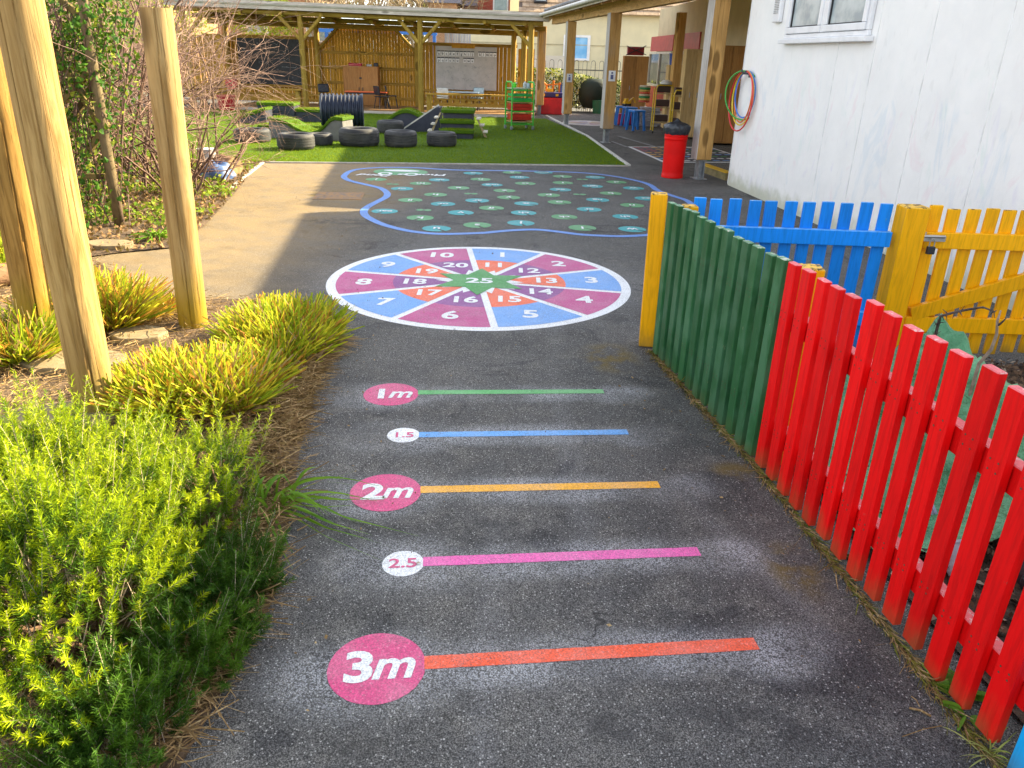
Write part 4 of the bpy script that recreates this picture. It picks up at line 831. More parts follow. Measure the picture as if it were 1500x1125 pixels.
for p_, rx, ry, h, n, lab, mx in (((295, 590), .43, .34, .30, 2100, 'large clipped green and orange tufted clump between the posts and the path', (.42, .27, .18, .13)), ((420, 505), .36, .40, .30, 1900, 'yellow green tufted clump bordering the path by the painted target', (.50, .30, .12, .08)), ((395, 545), .24, .22, .24, 600, 'small tufted clump wedged between the two large clumps at the path side', (.40, .30, .2, .1)),
                              ((150, 475), .34, .30, .38, 1300, 'yellow and orange tufted clump between the thick post and the pale post', (.30, .30, .32, .08)), ((15, 525), .30, .26, .34, 800, 'dark tufted clump at the left edge beside the leftmost post', (.6, .12, .1, .18)), ((-5, 400), .35, .3, .40, 800, 'pale green tufted clump behind the log at the left edge', (.6, .25, .05, .1)), ((228, 462), .16, .16, .16, 300, 'small dry reddish tuft at the foot of the pale post', (.1, .15, .45, .3))):
    q = G(*p_); tuft(q.x, q.y, rx, ry, h, n, lab, mx)
STRAP = foliage('strap_leaf', [(.08, .20, .015), (.16, .30, .02)], 6, .4, .3)
def strap(p_, n, L, W, lab, dirx=0, diry=0):
    q = G(*p_); a = rng.uniform(0, 2*PI, n); e = rng.uniform(.5, 1.35, n); D = np.c_[np.cos(a)*np.cos(e)+dirx, np.sin(a)*np.cos(e)+diry, np.sin(e)]
    V, Fq = strips(np.c_[rng.normal(0, .03, (n, 2)), np.full(n, .01)], D, rng.uniform(.6, 1.1, n)*L, W, np.tile([0, 0, -.75], (n, 1))+D*np.array([.3, .3, 0]), lambda t: (.7+.6*t) if t < .5 else max(.04, 2.0*(1-t)), 9); V[:, 2] = np.maximum(V[:, 2], .012)
    o = fast('strap_leaf_plant', V, Fq, STRAP); o.location = (q.x, q.y, 0); tag(o, lab, 'plant', 'strap leaved plants by the path')
strap((262, 715), 44, .50, .015, 'upright strap leaved plant rising among the rosemary tips')
strap((395, 748), 40, .46, .014, 'arching dark green strap leaved plant overhanging the asphalt', .35)
strap((232, 352), 60, .34, .018, 'bright green strap leaved tuft at the foot of the trellis')
strap((380, 640), 10, .2, .010, 'thin sparse strap leaves at the litter edge near the 1m marker')
GC = foliage('groundcover', [(.14, .26, .02), (.28, .34, .03), (.07, .13, .02)], 6, .6, .3, 20)
N = 4500; Bp = np.c_[rng.uniform(-5.6, -3.0, N), rng.uniform(7.6, 12.6, N), rng.uniform(.02, .10, N)]; Bp = Bp[inpoly(Bp, BED)]; keep = np.array([mn.noise((q[0]*1.4, q[1]*1.4, 0)) > -.05 for q in Bp]); Bp = Bp[keep]
V, Fq = leafquads(Bp, .028, .8); tag(fast('groundcover', V, Fq, GC), 'patchy green groundcover and weeds along the far bed edge', 'ground cover', kind='stuff')

# ------------------------------------------------------------------ bare shrubs, trellis, ivy
TWIG = [M('twig_brown', (.16, .09, .06), (.09, .05, .035), rough=.8, scale=20, rand=0), M('twig_pale', (.38, .25, .18), (.22, .13, .10), rough=.8, scale=20, rand=0)]
class TB:
    def __init__(s): s.P = []; s.Q = []; s.a = []; s.b = []
    def seg(s, p, q, a, b): s.P.append(tuple(p)); s.Q.append(tuple(q)); s.a.append(a); s.b.append(b)
    def build(s, name, mats, parent, origin, mi=None):
        P_ = np.array(s.P); Q_ = np.array(s.Q); t = unit(Q_-P_); u = unit(np.cross(t, np.tile([.31, .17, .93], (len(t), 1)))); v = np.cross(t, u); V = np.zeros((len(t), 2, 4, 3)); a = np.array(s.a)[:, None]; b = np.array(s.b)[:, None]
        for j in range(4):
            c_, s_ = math.cos(j*PI/2), math.sin(j*PI/2); V[:, 0, j] = P_+(u*c_+v*s_)*a; V[:, 1, j] = Q_+(u*c_+v*s_)*b
        base = (np.arange(len(t))*8)[:, None]; Fq = np.concatenate([base+np.array([[j, (j+1) % 4, (j+1) % 4+4, j+4]]) for j in range(4)], 1).reshape(-1, 4)
        return fast(name, V.reshape(-1, 3)-np.array(origin), Fq, mats, parent, mi=np.repeat((np.array(s.a) < .006).astype(int), 4), smooth=True)
def grow(tb, p, d, r, L, depth, droop=.0, maxd=5):
    n = 6; 
    for i in range(n):
        d = (d+Vector((random.gauss(0, .13), random.gauss(0, .13), random.gauss(0, .10)-droop*.1))).normalized(); q = p+d*(L/n); r2 = r*(1-.45/n)
        if q.z < .03: q.z = .03
        tb.seg(p, q, r, r2); p, r = q, r2
        if depth < maxd and i > 0 and random.random() < (.75 if depth < 3 else .55):
            s = Vector((random.gauss(0, 1), random.gauss(0, 1), random.gauss(.25, .8))).normalized(); grow(tb, p, (d+s*.9).normalized(), r*.62, L*random.uniform(.45, .75), depth+1, droop, maxd)
def shrub(px, py, h, n, lab, spread=.55, bias=(0, 0), L=1.0, r=.018, maxd=3):
    q = G(px, py); tb = TB(); th = thing('bare_shrub', lab, 'shrub', (q.x, q.y, 0), group='leafless shrubs along the left bed')
    for i in range(n):
        a = random.uniform(0, 2*PI); s = Vector((q.x+random.uniform(-.25, .25), q.y+random.uniform(-.25, .25), 0)); d = Vector((math.cos(a)*spread+bias[0], math.sin(a)*spread+bias[1], 1)).normalized(); grow(tb, s, d, r*random.uniform(.6, 1.1), L*h*random.uniform(.6, 1), 0, .3, maxd)
    tb.build('branches', TWIG, th, (q.x, q.y, 0))
shrub(262, 288, 1.9, 9, 'leafless twiggy shrub spreading in front of the lawn on the left', .7, (.15, 0), .8)
shrub(205, 262, 2.4, 10, 'tall leafless shrub tangled behind the pale timber post', .55)
shrub(300, 275, 1.1, 6, 'low leafless shrub leaning over the blue bag', .9, (.25, 0), .85)
shrub(120, 300, 2.4, 7, 'leafless shrub tangled in the ivy behind the trellis', .5)
shrub(150, 235, 2.8, 9, 'furthest leafless shrub beside the pavilion end', .6, (.1, 0))
shrub(250, 232, 2.4, 5, 'leafless shrub with long fine twigs crossing the black board', .7, (.25, -.1), .95)
# added dark board fence, its colour stands in for deep shade in the thicket
BACKW = wood('dark_backdrop_wood', (.17, .11, .05), (.09, .055, .025), gs=1)
th = thing('dark_backdrop_fence', 'added dark board fence standing in for deep shade behind the ivy and bare shrubs', 'fence', (-6.9, 4.0, 0), R_(97))
bm_ = MB(); bm_.box((0, 0, .9), (.145, .02, 1.8)); bme = bm_.mesh('board', BACKW)
for i in range(62): inst('board', bme, th, (i*.155, random.uniform(-.006, .006), random.uniform(-.01, .01)))
for z in (.4, 1.4):
    mb = MB(); mb.box((4.75, .035, z), (9.6, .04, .08)); mb.build('rail', BACKW, th)
# trellis / leaning trunk
tb0 = G(176, 332); th = thing('rustic_trellis', 'rustic post and diagonal lattice overgrown with ivy on the left', 'trellis', (tb0.x, tb0.y, 0))
TW = wood('trellis_wood', (.20, .15, .055), (.12, .09, .035), gs=1.0)
Yt = tb0.y
def rel(px, py, dy=0): return PY(px, py, Yt+dy)-Vector((tb0.x, tb0.y, 0))
mb = MB(); mb.tube([Vector((0, 0, 0)), rel(158, 230), rel(140, 120), rel(126, 40), rel(116, -40)], [.05, .05, .048, .045, .04], 12); mb.build('trunk', M('grey_bark', (.20, .145, .07), (.11, .08, .035), rough=.9, scale=20, stretch=(1, 1, .3), bmp=.5), th, smooth=True)
for a, b, dy in (((90, 0), (128, 32), .04), ((70, 55), (160, 205), .06), ((92, 150), (130, 105), .05), ((128, 225), (158, 180), .05), ((60, 250), (140, 120), .1), ((125, 258), (155, 258), .04), ((70, 100), (100, 250), .1)):
    mb = MB(); mb.bar(rel(*a, dy), rel(*b, dy), .05, .07, upv=(0, 1, 0)); mb.build('lattice_bar', TW, th, bevel=.004)
# ivy: leaf pieces (individual) + mass behind
IVYM = [foliage('ivy_leaf', [(.022, .085, .006), (.07, .17, .010), (.012, .04, .004)], 7, .3, .15, 25), foliage('ivy_leaf_yellow', [(.30, .34, .04), (.22, .30, .03)], 7, .4, .3)]
lm = []
for k in range(2):
    mb = MB(); poly = [(0, -.035), (.018, -.028), (.034, -.012), (.022, .004), (.016, .020), (0, .044), (-.016, .020), (-.022, .004), (-.034, -.012), (-.018, -.028)]
    mb.add([(x, y, -.25*abs(x)) for x, y in poly]+[(0, 0, .004)], [(i, (i+1) % 10, 10) for i in range(10)]); lm.append(mb.mesh('leaf', IVYM[k]))
ivy = thing('ivy', 'glossy green ivy climbing over the trellis at the upper left', 'ivy', (tb0.x, tb0.y, 0))
mb = MB()
for i in range(22):
    x0 = random.uniform(60, 190); ps = [rel(x0+random.uniform(-14, 14)-k*4, 335-k*55, random.uniform(-.1, .15)) for k in range(7)]; ps[0].z = max(0, ps[0].z); mb.tube(ps, .006, 4)
mb.build('vines', TWIG[0], ivy)
def ivy_pt():
    while True:
        x = random.gauss(120, 38); y = random.uniform(-20, 335)
        dens = .35+.65*(math.exp(-((y-70)/60)**2) if x > 90 else .5)
        if 55 < x < 205 and random.random() < dens: return x, y
for i in range(280):
    x, y = ivy_pt(); q = rel(x, y, random.uniform(-.22, .05)); q.z = max(q.z, .03)
    inst('leaf', lm[0 if random.random() < .86 else 1], ivy, q, (random.gauss(.9, .5), random.gauss(0, .5), random.gauss(0, .8)), (.85,)*3 if random.random() < .6 else (.62,)*3)
Pm = []
for i in range(4500):
    x, y = ivy_pt(); q = PY(x, y, Yt+random.uniform(-.05, .5)); Pm.append((q.x-tb0.x, q.y-tb0.y, max(q.z, .03)))
V, Fq = leafquads(np.array(Pm), .024, .3); tag(fast('leaf_mass', V, Fq, IVYM, ivy, mi=rng.choice(2, len(Fq), p=[.85, .15])), kind='stuff')
# thicket mass to the far left: twigs & dark leaves
tb = TB(); q0 = Vector((-5.3, 7.5, 0)); th = thing('bare_shrub', 'dense thicket of stems filling the corner behind the leftmost posts', 'shrub', q0, group='leafless shrubs along the left bed')
for i in range(74):
    s = Vector((random.uniform(-6.4, -4.3), random.uniform(5.6, 11.5), 0)); grow(tb, s, Vector((random.gauss(0, .2), random.gauss(0, .2), 1)).normalized(), random.uniform(.008, .022), random.uniform(1.4, 2.6), 1, .1, 3)
tb.build('branches', TWIG, th, q0)
N = 5000; Bp = np.c_[rng.uniform(-6.6, -4.7, N), rng.uniform(5.5, 10.5, N), rng.uniform(.05, 2.6, N)]; V, Fq = leafquads(Bp, .035, .3); fo = fast('foliage', V-np.array(q0), Fq, IVYM+[foliage('dead_ivy', [(.22, .14, .06), (.12, .07, .03)], 5)], th, mi=rng.choice(3, N, p=[.5, .15, .35])); tag(fo, kind='stuff')

# ------------------------------------------------------------------ tyres
def tyre_mesh(R, H, seed):
    r_in = R*.56; mb = MB(); prof = []
    k = 22
    for i in range(k):
        a = 2*PI*i/k; x = math.cos(a); z = math.sin(a); e = .55
        rr = (R+r_in)/2+(R-r_in)/2*math.copysign(abs(x)**e, x); zz = H/2+H/2*math.copysign(abs(z)**.75, z)
        if x < -.2 and abs(z) < .7: rr = r_in+.10*(1-abs(z))*R*1.6
        prof.append((rr, zz))
    # tread grooves on the outside
    pr = []
    for i, (r, z) in enumerate(prof):
        pr.append((r, z))
    mb.lathe(pr, 56, closed=True)
    for zf in (.28, .42, .58, .72):
        pass
    return mb
def tyre(px, py, R, H, lab, grooves=True):
    q = G(px, py); th = thing('rubber_tyre', lab, 'tyre', (q.x, q.y+R, .012), random.uniform(0, 1), 'old tyres lying on the lawn')
    tyre_mesh(R, H, 0).build('carcass', RUBBER, th, smooth=.9)
    mb = MB(); 
    for zf in (.26, .42, .58, .74):
        z = H*zf; mb.lathe([(R*.985, z-.016), (R*1.012, z-.014), (R*1.012, z+.014), (R*.985, z+.016)], 56)
    nb = 44
    mb.build('tread', RUBBER, th)
for x, y, wpx, lab in ((427, 222, 58, 'sunlit tyre in front of the wavy turf block'), (465, 215, 24, 'small grey tyre half hidden behind the sunlit front tyre'), (521, 217, 63, 'largest black tyre, half in sun and half in shade'), (584, 218, 51, 'black tyre in the middle of the lawn row'), (645, 217, 47, 'rightmost black tyre in front of the turf steps'), (569, 197, 42, 'black tyre lying behind the front row by the turf arch'), (362, 211, 56, 'grey tyre behind the bare shrub twigs on the left')):
    q = G(x, y); dist = q.y*math.cos(PT)+HC*math.sin(PT); R = max(.24, wpx*dist/F_/2*.94); tyre(x, y, R, {58: .28, 24: .22, 63: .33, 51: .30, 47: .27, 42: .27, 56: .25}[wpx], lab)

# ------------------------------------------------------------------ ribbed tunnel
def tunnel():
    a = PY(470, 166, 19.35); b = PY(532, 168, 19.52); ax = Vector((b.x-a.x, b.y-a.y, 0)); L = ax.length; rz = math.atan2(ax.y, ax.x); r = .385
    th = thing('play_tunnel', 'dark blue ribbed plastic play tunnel lying on the lawn', 'tunnel', (a.x, a.y, .012), rz)
    NAVY = M('navy_plastic', (.010, .015, .035), (.02, .03, .06), rough=.38, scale=9, bmp=.05)
    prof = []; k = 11
    for i in range(k):
        x0 = L*i/k; prof += [(r*.90, x0+.004), (r*.93, x0+.02), (r, x0+.035), (r, x0+L/k-.035), (r*.93, x0+L/k-.02), (r*.90, x0+L/k-.004)]
    inner = [(rr-.03, x) for rr, x in prof[::-1]]
    mb = MB(); mb.lathe(prof+inner, 40, closed=True); o = mb.build('shell', NAVY, th, smooth=.8); o.rotation_euler = (0, PI/2, 0); o.location = (0, 0, r)
    mb = MB(); mb.lathe([(r*.86, 0), (r*1.02, 0), (r*1.02, .03), (r*.86, .03)], 40, closed=True); o = mb.build('end_ring', NAVY, th, smooth=.6); o.rotation_euler = (0, PI/2, 0); o.location = (L-.02, 0, r)
tunnel()
# ------------------------------------------------------------------ turf blocks
BLK = M('block_side', (.02, .025, .045), (.035, .04, .06), rough=.6, scale=8); BLKG = M('block_side_grey', (.16, .16, .16), (.12, .12, .12), rough=.6); PLY = M('pale_ply', (.52, .42, .24), (.42, .32, .17), rough=.7)
def fuzz(o, n, size=.02):
    me = o.data; up_f = [f for f in me.polygons if f.normal.z > .25]; ar = np.array([f.area for f in up_f]); idx = rng.choice(len(up_f), n, p=ar/ar.sum()); B = []
    for i in idx:
        vs = [me.vertices[v].co for v in up_f[i].vertices]; wts = rng.dirichlet(np.ones(len(vs))); B.append(sum((v*float(w_) for v, w_ in zip(vs, wts)), Vector()))
    V, Fq = strips(np.array([tuple(b) for b in B]), rng.normal(size=(n, 3))*.5+np.array([0, 0, 1]), rng.uniform(.02, .045, n), .008, np.zeros((n, 3)), lambda t: 1-t*.8, 1); f = fast('turf_pile', V, Fq, BLADE, o.parent); tag(f, kind='stuff'); f.location = o.location; f.rotation_euler = o.rotation_euler
def block(loc, size, rz, lab, prof=None, side=BLK, name='turf_block', slots=True, cap=.05):
    """box (or side profile extruded) with a turf top. prof: list of (x,z) top line along x"""
    th = thing(name, lab, 'play block', loc, rz, 'turf topped play blocks on the lawn'); w_, d_, h_ = size
    prof = prof or [(-w_/2, h_), (w_/2, h_)]
    poly = [(-w_/2, 0), (w_/2, 0)]+[(x, z) for x, z in prof[::-1]]; Mx = Matrix.Rotation(PI/2, 4, 'X')
    mb = MB(); mb.prism(poly, -d_/2, d_/2, M=Mx); mb.build('side', side, th, bevel=.006)
    top = [(x*1.03, z+cap) for x, z in prof]; bot = [(x*1.03, z-.02) for x, z in prof]
    mb = MB(); mb.prism(bot+top[::-1], -d_/2-.03, d_/2+.03, M=Mx); o = mb.build('turf_top', TURF, th, bevel=.018, seg=2); fuzz(o, 1400)
    if slots:
        mb = MB()
        for dx in (-.12, .12): mb.box((dx, -d_/2-.004, h_*.62), (.12, .012, .03))
        mb.build('hand_slot', DARKM, th)
    return th
def onlawn(px, py): q = G(px, py); return (q.x, q.y, .012)
l_ = onlawn(410, 179); block((l_[0]-.1, l_[1]+.35, .012), (.92, .6, .40), .02, 'tall square turf block behind the wavy block')
l_ = onlawn(452, 180); block((l_[0], l_[1]+.35, .012), (.95, .5, .26), .02, 'low long turf block between the tall block and the tunnel')
l_ = onlawn(372, 182); block((l_[0]-.05, l_[1]+.3, .012), (.7, .6, .35), .02, 'sloping turf block behind the twigs at the left', prof=[(-.35, .10), (.35, .33)])
wv_ = [(-.82+1.64*i/16, .20+.13*math.cos((i/16)*2*PI*.98)+(.05 if i == 0 else 0)) for i in range(17)]
l_ = onlawn(452, 206); block((l_[0], l_[1]+.3, .012), (1.64, .55, .3), -.18, 'wavy turf topped rocker block in the sun', prof=[(-.80, .36), (-.60, .34), (-.4, .30), (-.22, .20), (-.05, .13), (.1, .11), (.25, .15), (.4, .26), (.52, .38), (.62, .43), (.80, .42)], side=BLKG, slots=False)
l_ = onlawn(399, 200); block((l_[0], l_[1]+.25, .012), (.62, .4, .14), .02, 'low turf topped bench left of the wavy block', side=PLY, slots=False, cap=.07)
l_ = onlawn(493, 203); block((l_[0], l_[1]+.35, .012), (.42, .45, .16), .02, 'small turf topped bench between the wavy block and the largest tyre', side=PLY, slots=False, cap=.07)
# arch
q = onlawn(596, 191); block((q[0], q[1]+.3, .012), (1.0, .6, .4), 0, 'half round turf arch block behind the tyres', prof=[(-.62+1.24*i/14, .40*math.sin(PI*i/14)+.001) for i in range(15)], slots=False, cap=.06)
# turf steps with ladder sides
q = onlawn(668, 205); th = thing('turf_steps', 'stepped turf climbing frame with wooden sloping ladder sides', 'climbing frame', (q[0], q[1]+.1, .012), .02)
for k, (z, y0, dd) in enumerate(((.12, 0, .28), (.30, .28, .26), (.50, .56, .9))):
    mb = MB(); mb.box((0, y0+dd/2, z/2), (.72 if k < 2 else .66, dd-.02, z)); mb.build('step', BLK, th, bevel=.006); mb = MB(); mb.box((0, y0+dd/2-.02, z+.03), (.76 if k < 2 else .74, dd+.04, .075)); o = mb.build('turf_top', TURF, th, bevel=.02, seg=2); fuzz(o, 900)
for sx in (-1, 1):
    mb = MB(); mb.prism([(sx*.37, .5), (sx*.40, .5), (sx*.66, .0), (sx*.60, 0)] if sx > 0 else [(sx*.60, 0), (sx*.66, 0), (sx*.40, .5), (sx*.37, .5)], -.02, .02, M=Matrix.Translation((0, .55, 0)) @ Matrix.Rotation(PI/2, 4, 'X')); mb.build('side_panel', PLY, th)
    for k in range(3):
        x = sx*(.44+.075*k); z = .40-k*.14; mb = MB(); mb.box((x+sx*.03, .62, z), (.10, .42, .03)); mb.build('rung', M('pale_rung', (.62, .58, .48), rough=.6), th)
q = onlawn(612, 193); th = thing('play_ramp', 'dark sloping ramp board with pale edges leaning against the turf steps', 'ramp', (q[0], q[1]+.1, .012), 0)
mb = MB(); mb.prism([(-.35, 0), (.55, 0), (.55, .56), (.45, .56)], -.3, .3, M=Matrix.Rotation(PI/2, 4, 'X')); mb.build('wedge', BLK, th, bevel=.005)
for y in (-.29, .0):
    mb = MB(); mb.bar((-.38, y, .02), (.50, y, .60), .03, .03); mb.build('edge_strip', M('pale_strip', (.62, .60, .52), rough=.5), th)

# ------------------------------------------------------------------ green trolley
q = G(760, 191); th = thing('storage_trolley', 'tall green tubular storage trolley with red trays on the lawn edge', 'trolley', (q.x, q.y+.15, .012), .38)
GT = M('green_tube', (.07, .50, .05), (.05, .40, .04), rough=.35, bmp=0); REDTR = M('red_tray', (.50, .03, .015), rough=.4); GRTR = M('green_tray', (.02, .38, .08), rough=.4); PALE = M('pale_shelf', (.40, .55, .35), rough=.4)
W2, D2 = .29, .22
for x in (-W2, W2):
    mb = MB(); pts = [(x, -D2, .09), (x, -D2, 1.0)]+[(x, -D2+.08*(1-math.cos(a)), 1.0+.12*math.sin(a)) for a in (.5, 1.0, PI/2)]+[(x, D2-.08*(1-math.cos(a)), 1.0+.12*math.sin(a)) for a in (PI/2, 1.0, .5)]+[(x, D2, 1.0), (x, D2, .09)]
    mb.tube(pts, .02, 8); mb.build('side_frame', GT, th, smooth=.8)
for z in (.14, .44, .68, .93):
    mb = MB(); mb.tube([(-W2, -D2, z), (W2, -D2, z)], .016, 8); mb.tube([(-W2, D2, z), (W2, D2, z)], .016, 8); mb.build('cross_bar', GT, th)
mb = MB(); mb.box((0, 0, .975), (.56, .42, .02)); mb.build('shelf', PALE, th)
for z, mt in ((.82, GRTR), (.72, GRTR), (.58, REDTR), (.50, REDTR), (.34, REDTR), (.27, REDTR)):
    mb = MB(); mb.box((0, 0, z), (.50, .42, .075 if mt is REDTR else .06)); mb.build('tray', mt, th, bevel=.01)
for z in (.65, .42, .2):
    mb = MB(); mb.box((0, -.01, z), (.54, .43, .014)); mb.build('shelf', M('tan_shelf', (.45, .30, .12), rough=.5), th)
for x in (-W2, W2):
    for y in (-D2, D2):
        mb = MB(); mb.tube([(x-.018, y, .05), (x+.018, y, .05)], .05, 16); mb.box((x, y, .085), (.05, .05, .02)); mb.build('castor', M('castor_grey', (.22, .24, .25), rough=.5), th, smooth=.6)
for dx, h, c, lab, nm in ((-.14, .13, (.10, .65, .03), 'lime green plastic jug standing on the green trolley', 'jug'), (.12, .15, (.55, .60, .60), 'clear bottle standing on the green trolley', 'bottle'), (.20, .12, (.35, .45, .5), 'small grey bottle at the right of the trolley top', 'bottle')):
    o = MB().lathe([(.045, 0), (.05, .02), (.05, h*.7), (.02, h*.85), (.02, h)], 14).build(nm, M('item_'+nm+str(dx), c, rough=.3), smooth=.7); o.location = (q.x+dx, q.y+.15, 1.0); tag(o, lab, nm)

# ------------------------------------------------------------------ pavilion
YF, YB = 24.75, 27.3
pav = thing('timber_pavilion', 'open fronted round log pavilion with slatted back behind the lawn', 'pavilion', (0, 0, 0))
mb = MB(); bd = MB(); bd.box((0, 0, 0), (9.4, .135, .03)); bdm = bd.mesh('deck_board', W_DECK)
for i in range(20): inst('deck_board', bdm, pav, (-4.25, 24.47+i*.145, .065))
mb = MB(); mb.box((-4.25, 24.385, .04), (9.4, .03, .09)); mb.build('deck_fascia', W_GREY, pav)
def zt_(x): return 2.885-.012*(x-.76)
def fpt(px): return PY(px, 100, YF).x
XF = [PY(444, 90, YF).x, PY(616, 90, YF).x, PY(777, 90, YF).x, -10.0]
for x in XF:
    mb = MB(); mb.tube([(x, YF, .02), (x, YF, 2.68)], [.088, .08], 16); mb.build('post', W_TREAT, pav, smooth=.7)
    for s in (-1, 1):
        if (x > 0 and s > 0): continue
        mb = MB(); mb.tube([(x+s*.05, YF, 2.02), (x+s*.62, YF, 2.62)], .055, 12); mb.build('brace', W_TREAT, pav, smooth=.7)
mb = MB(); mb.tube([(-10.2, YF, zt_(-10.2)-.27), (.60, YF, zt_(.6)-.27)], .07, 12); mb.build('front_beam', W_TREATX, pav, smooth=.7)
mb = MB(); a = Vector((-10.4, YF-.25, zt_(-10.4)-.10)); b = Vector((.76, YF-.25, zt_(.76)-.10)); mb.bar(a, b, .035, .22); mb.build('fascia', W_GREY, pav)
mb = MB(); mb.bar((-10.4, YF+1.25, 2.93), (.86, YF+1.25, 2.80), 3.1, .04); mb.build('roof', M('roof_sheet', (.30, .28, .22), (.38, .35, .28), rough=.8), pav)
mb = MB(); mb.bar((-10.2, YB-.1, 2.50), (.7, YB-.1, 2.40), .12, .16); mb.build('back_beam', W_TREATX, pav)
mb = MB(); mb.bar((-10.2, YB-1.3, 2.62), (.7, YB-1.3, 2.52), .10, .13); mb.build('middle_beam', W_TREATX, pav)
for i in range(9):
    x = -9.6+i*1.22; dx = .10*(x+4)/4; mb = MB(); mb.tube([(x-dx, YF-.14, 2.60-.012*x), (x, YB+.1, 2.60-.012*x)], .055, 10); mb.build('rafter', W_TREAT, pav, smooth=.7)
    mb = MB(); mb.tube([(x+.15, YF+.6, 2.5-.012*x), (x+.15, YB+.1, 2.48-.012*x)], .06, 10); mb.build('joist', W_TREAT, pav, smooth=.7)
XBK = [PY(466, 90, YB-.12).x, PY(611, 90, YB-.12).x, PY(752, 90, YB-.12).x, PY(335, 90, YB-.12).x]
for x in XBK:
    mb = MB(); mb.tube([(x, YB-.12, .02), (x, YB-.12, 2.45)], .085, 14); mb.build('post', W_TREAT, pav, smooth=.7)
for x, s in ((XBK[0], 1), (XBK[1], -1)):
    mb = MB(); mb.tube([(x, YB-.12, 1.72), (x+s*.68, YB-.12, 2.4)], .05, 10); mb.build('brace', W_TREAT, pav, smooth=.7)
mb = MB(); mb.tube([(PY(767, 90, 26.3).x, 26.3, .02), (PY(767, 90, 26.3).x, 26.3, 2.5)], .09, 14); mb.build('post', W_TREAT, pav, smooth=.7)
# slatted back wall
slm = {}
def slat(x, z0, z1, w_=.116, y=YB, par=pav, jit=True):
    h = round(z1-z0, 2); key = (h, w_)
    if key not in slm: sb = MB(); sb.box((0, 0, h/2), (w_, .022, h)); slm[key] = sb.mesh('slat', W_SLAT)
    inst('slat', slm[key], par, (x, y+(random.uniform(-.004, .004) if jit else 0), z0))
xL = PY(300, 60, YB).x; x = xL
xa, xb = XBK[0]+.05, XBK[1]-.05
while x < XBK[2]+.1:
    if x < xa-.05 or x > xb+.1: slat(x, .12, 1.98 if x > xb else 2.05)
    x += .128
x = xa+.06
while x < xb:
    u = (x-xa)/(xb-xa); top = min(2.42, 1.83+max(0, min(1, u/.19))*.62) if u < .5 else min(2.36, 1.75+max(0, min(1, (1-u)/.19))*.60); slat(x, .08, round(top, 1)+.02, .092, YB); x += .098
for x0, x1, zs_ in ((xL, xa-.07, (.18, .34, .60, 2.08)), (xb+.1, XBK[2]+.12, (.18, .34, .60, 2.02))):
    for z in zs_:
        mb = MB(); mb.box(((x0+x1)/2, YB-.03, z), (x1-x0, .035, .075 if z < 2 else .10)); mb.build('rail', W_RAIL, pav)
for z in (.30, .76, 1.22, 1.68):
    mb = MB(); mb.box(((xa+xb)/2, YB-.03, z), (xb-xa, .035, .09)); mb.build('rail', W_RAIL, pav)
# side slats at right, tan panel
for i in range(5): slat(XBK[2]+.20+i*.11, .1, 1.95, .09, 27.1)
# left end wall (ochre boards) seen behind the shrub
OC = wood('ochre_board', (.46, .26, .04), (.33, .18, .03), gs=1); lx = PY(262, 60, 25.6).x
eb = MB(); eb.box((0, 0, .9), (.16, .03, 1.8)); em = eb.mesh('end_board', OC)
for i in range(7): inst('end_board', em, pav, (lx+i*.19, 25.8, .25))
# front low bench rail
for x0, x1 in ((XF[1]+.12, XF[2]-.25), (XF[0]-3.3, XF[0]-.12)):
    bench = thing('bench', 'long low plank bench at the %s bay of the pavilion' % ('right' if x0 > -4 else 'left'), 'bench', ((x0+x1)/2, YF+.1, 0), group='plank benches of the pavilion')
    mb = MB(); mb.box((0, 0, .60), (x1-x0, .26, .05)); mb.build('plank', W_GREY if False else W_RAIL, bench, bevel=.006)
    for s in (-1, 1): mb = MB(); mb.box((s*((x1-x0)/2-.12), 0, .29), (.16, .16, .57)); mb.build('leg', W_TREAT, bench)
    mb = MB(); mb.box((0, .05, .40), (x1-x0-.4, .03, .20)); 
    nH = int((x1-x0-.5)/.2)
    mb = MB()
    mb.box((0, .05, .455), (x1-x0-.40, .03, .045)); mb.box((0, .05, .30), (x1-x0-.40, .03, .10))
    for i in range(nH): mb.box((-(x1-x0-.5)/2+.2*i+.1, .05, .39), (.12, .026, .09))
    mb.build('pierced_panel', W_RAIL, bench)
# chalkboard
def board(nm, pxa, pya, pxb, pyb, mt, lab, Y=YB-.12):
    a, b = PY(pxa, pya, Y), PY(pxb, pyb, Y); c = (a+b)/2; w_, h_ = b.x-a.x, a.z-b.z
    th = thing(nm, lab, 'board', (c.x, Y, b.z)); mb = MB(); mb.box((0, 0, h_/2), (w_, .02, h_)); mb.build('panel', mt, th); return th, w_, h_
CHK = M('chalkboard_black', (.010, .011, .013), (.022, .023, .026), rough=.6, scale=3, speck=((.16, .16, .17), 9, .66))
th, w_, h_ = board('chalkboard', 346, 55, 446, 125, CHK, 'large black chalkboard with faint chalk marks in the left pavilion bay')
mb = MB()
for c, d in (((0, -.005, h_+.04), (w_+.16, .03, .08)), ((0, -.005, -.04), (w_+.16, .03, .08)), ((-w_/2-.04, -.005, h_/2), (.08, .03, h_-.002)), ((w_/2+.04, -.005, h_/2), (.08, .03, h_-.002))): mb.box(c, d)
mb.build('frame', W_RAIL, th)
CW = M('chalk_marks', (.45, .45, .45), (.2, .2, .2), rough=.9, bmp=0)
mb = MB()
for k in range(16):
    x = random.uniform(-w_/2+.1, w_/2-.1); z = random.uniform(.15, h_-.1) if k > 7 else random.uniform(h_*.5, h_-.1); pts = [(x+random.uniform(-.1, .1)*i, -.0125, z+random.uniform(-.06, .06)*i) for i in range(4)]
    for a, b in zip(pts[:-1], pts[1:]): mb.bar(a, b, .004, .007, upv=(0, 1, 0))
mb.build('chalk_scribble', CW, th)
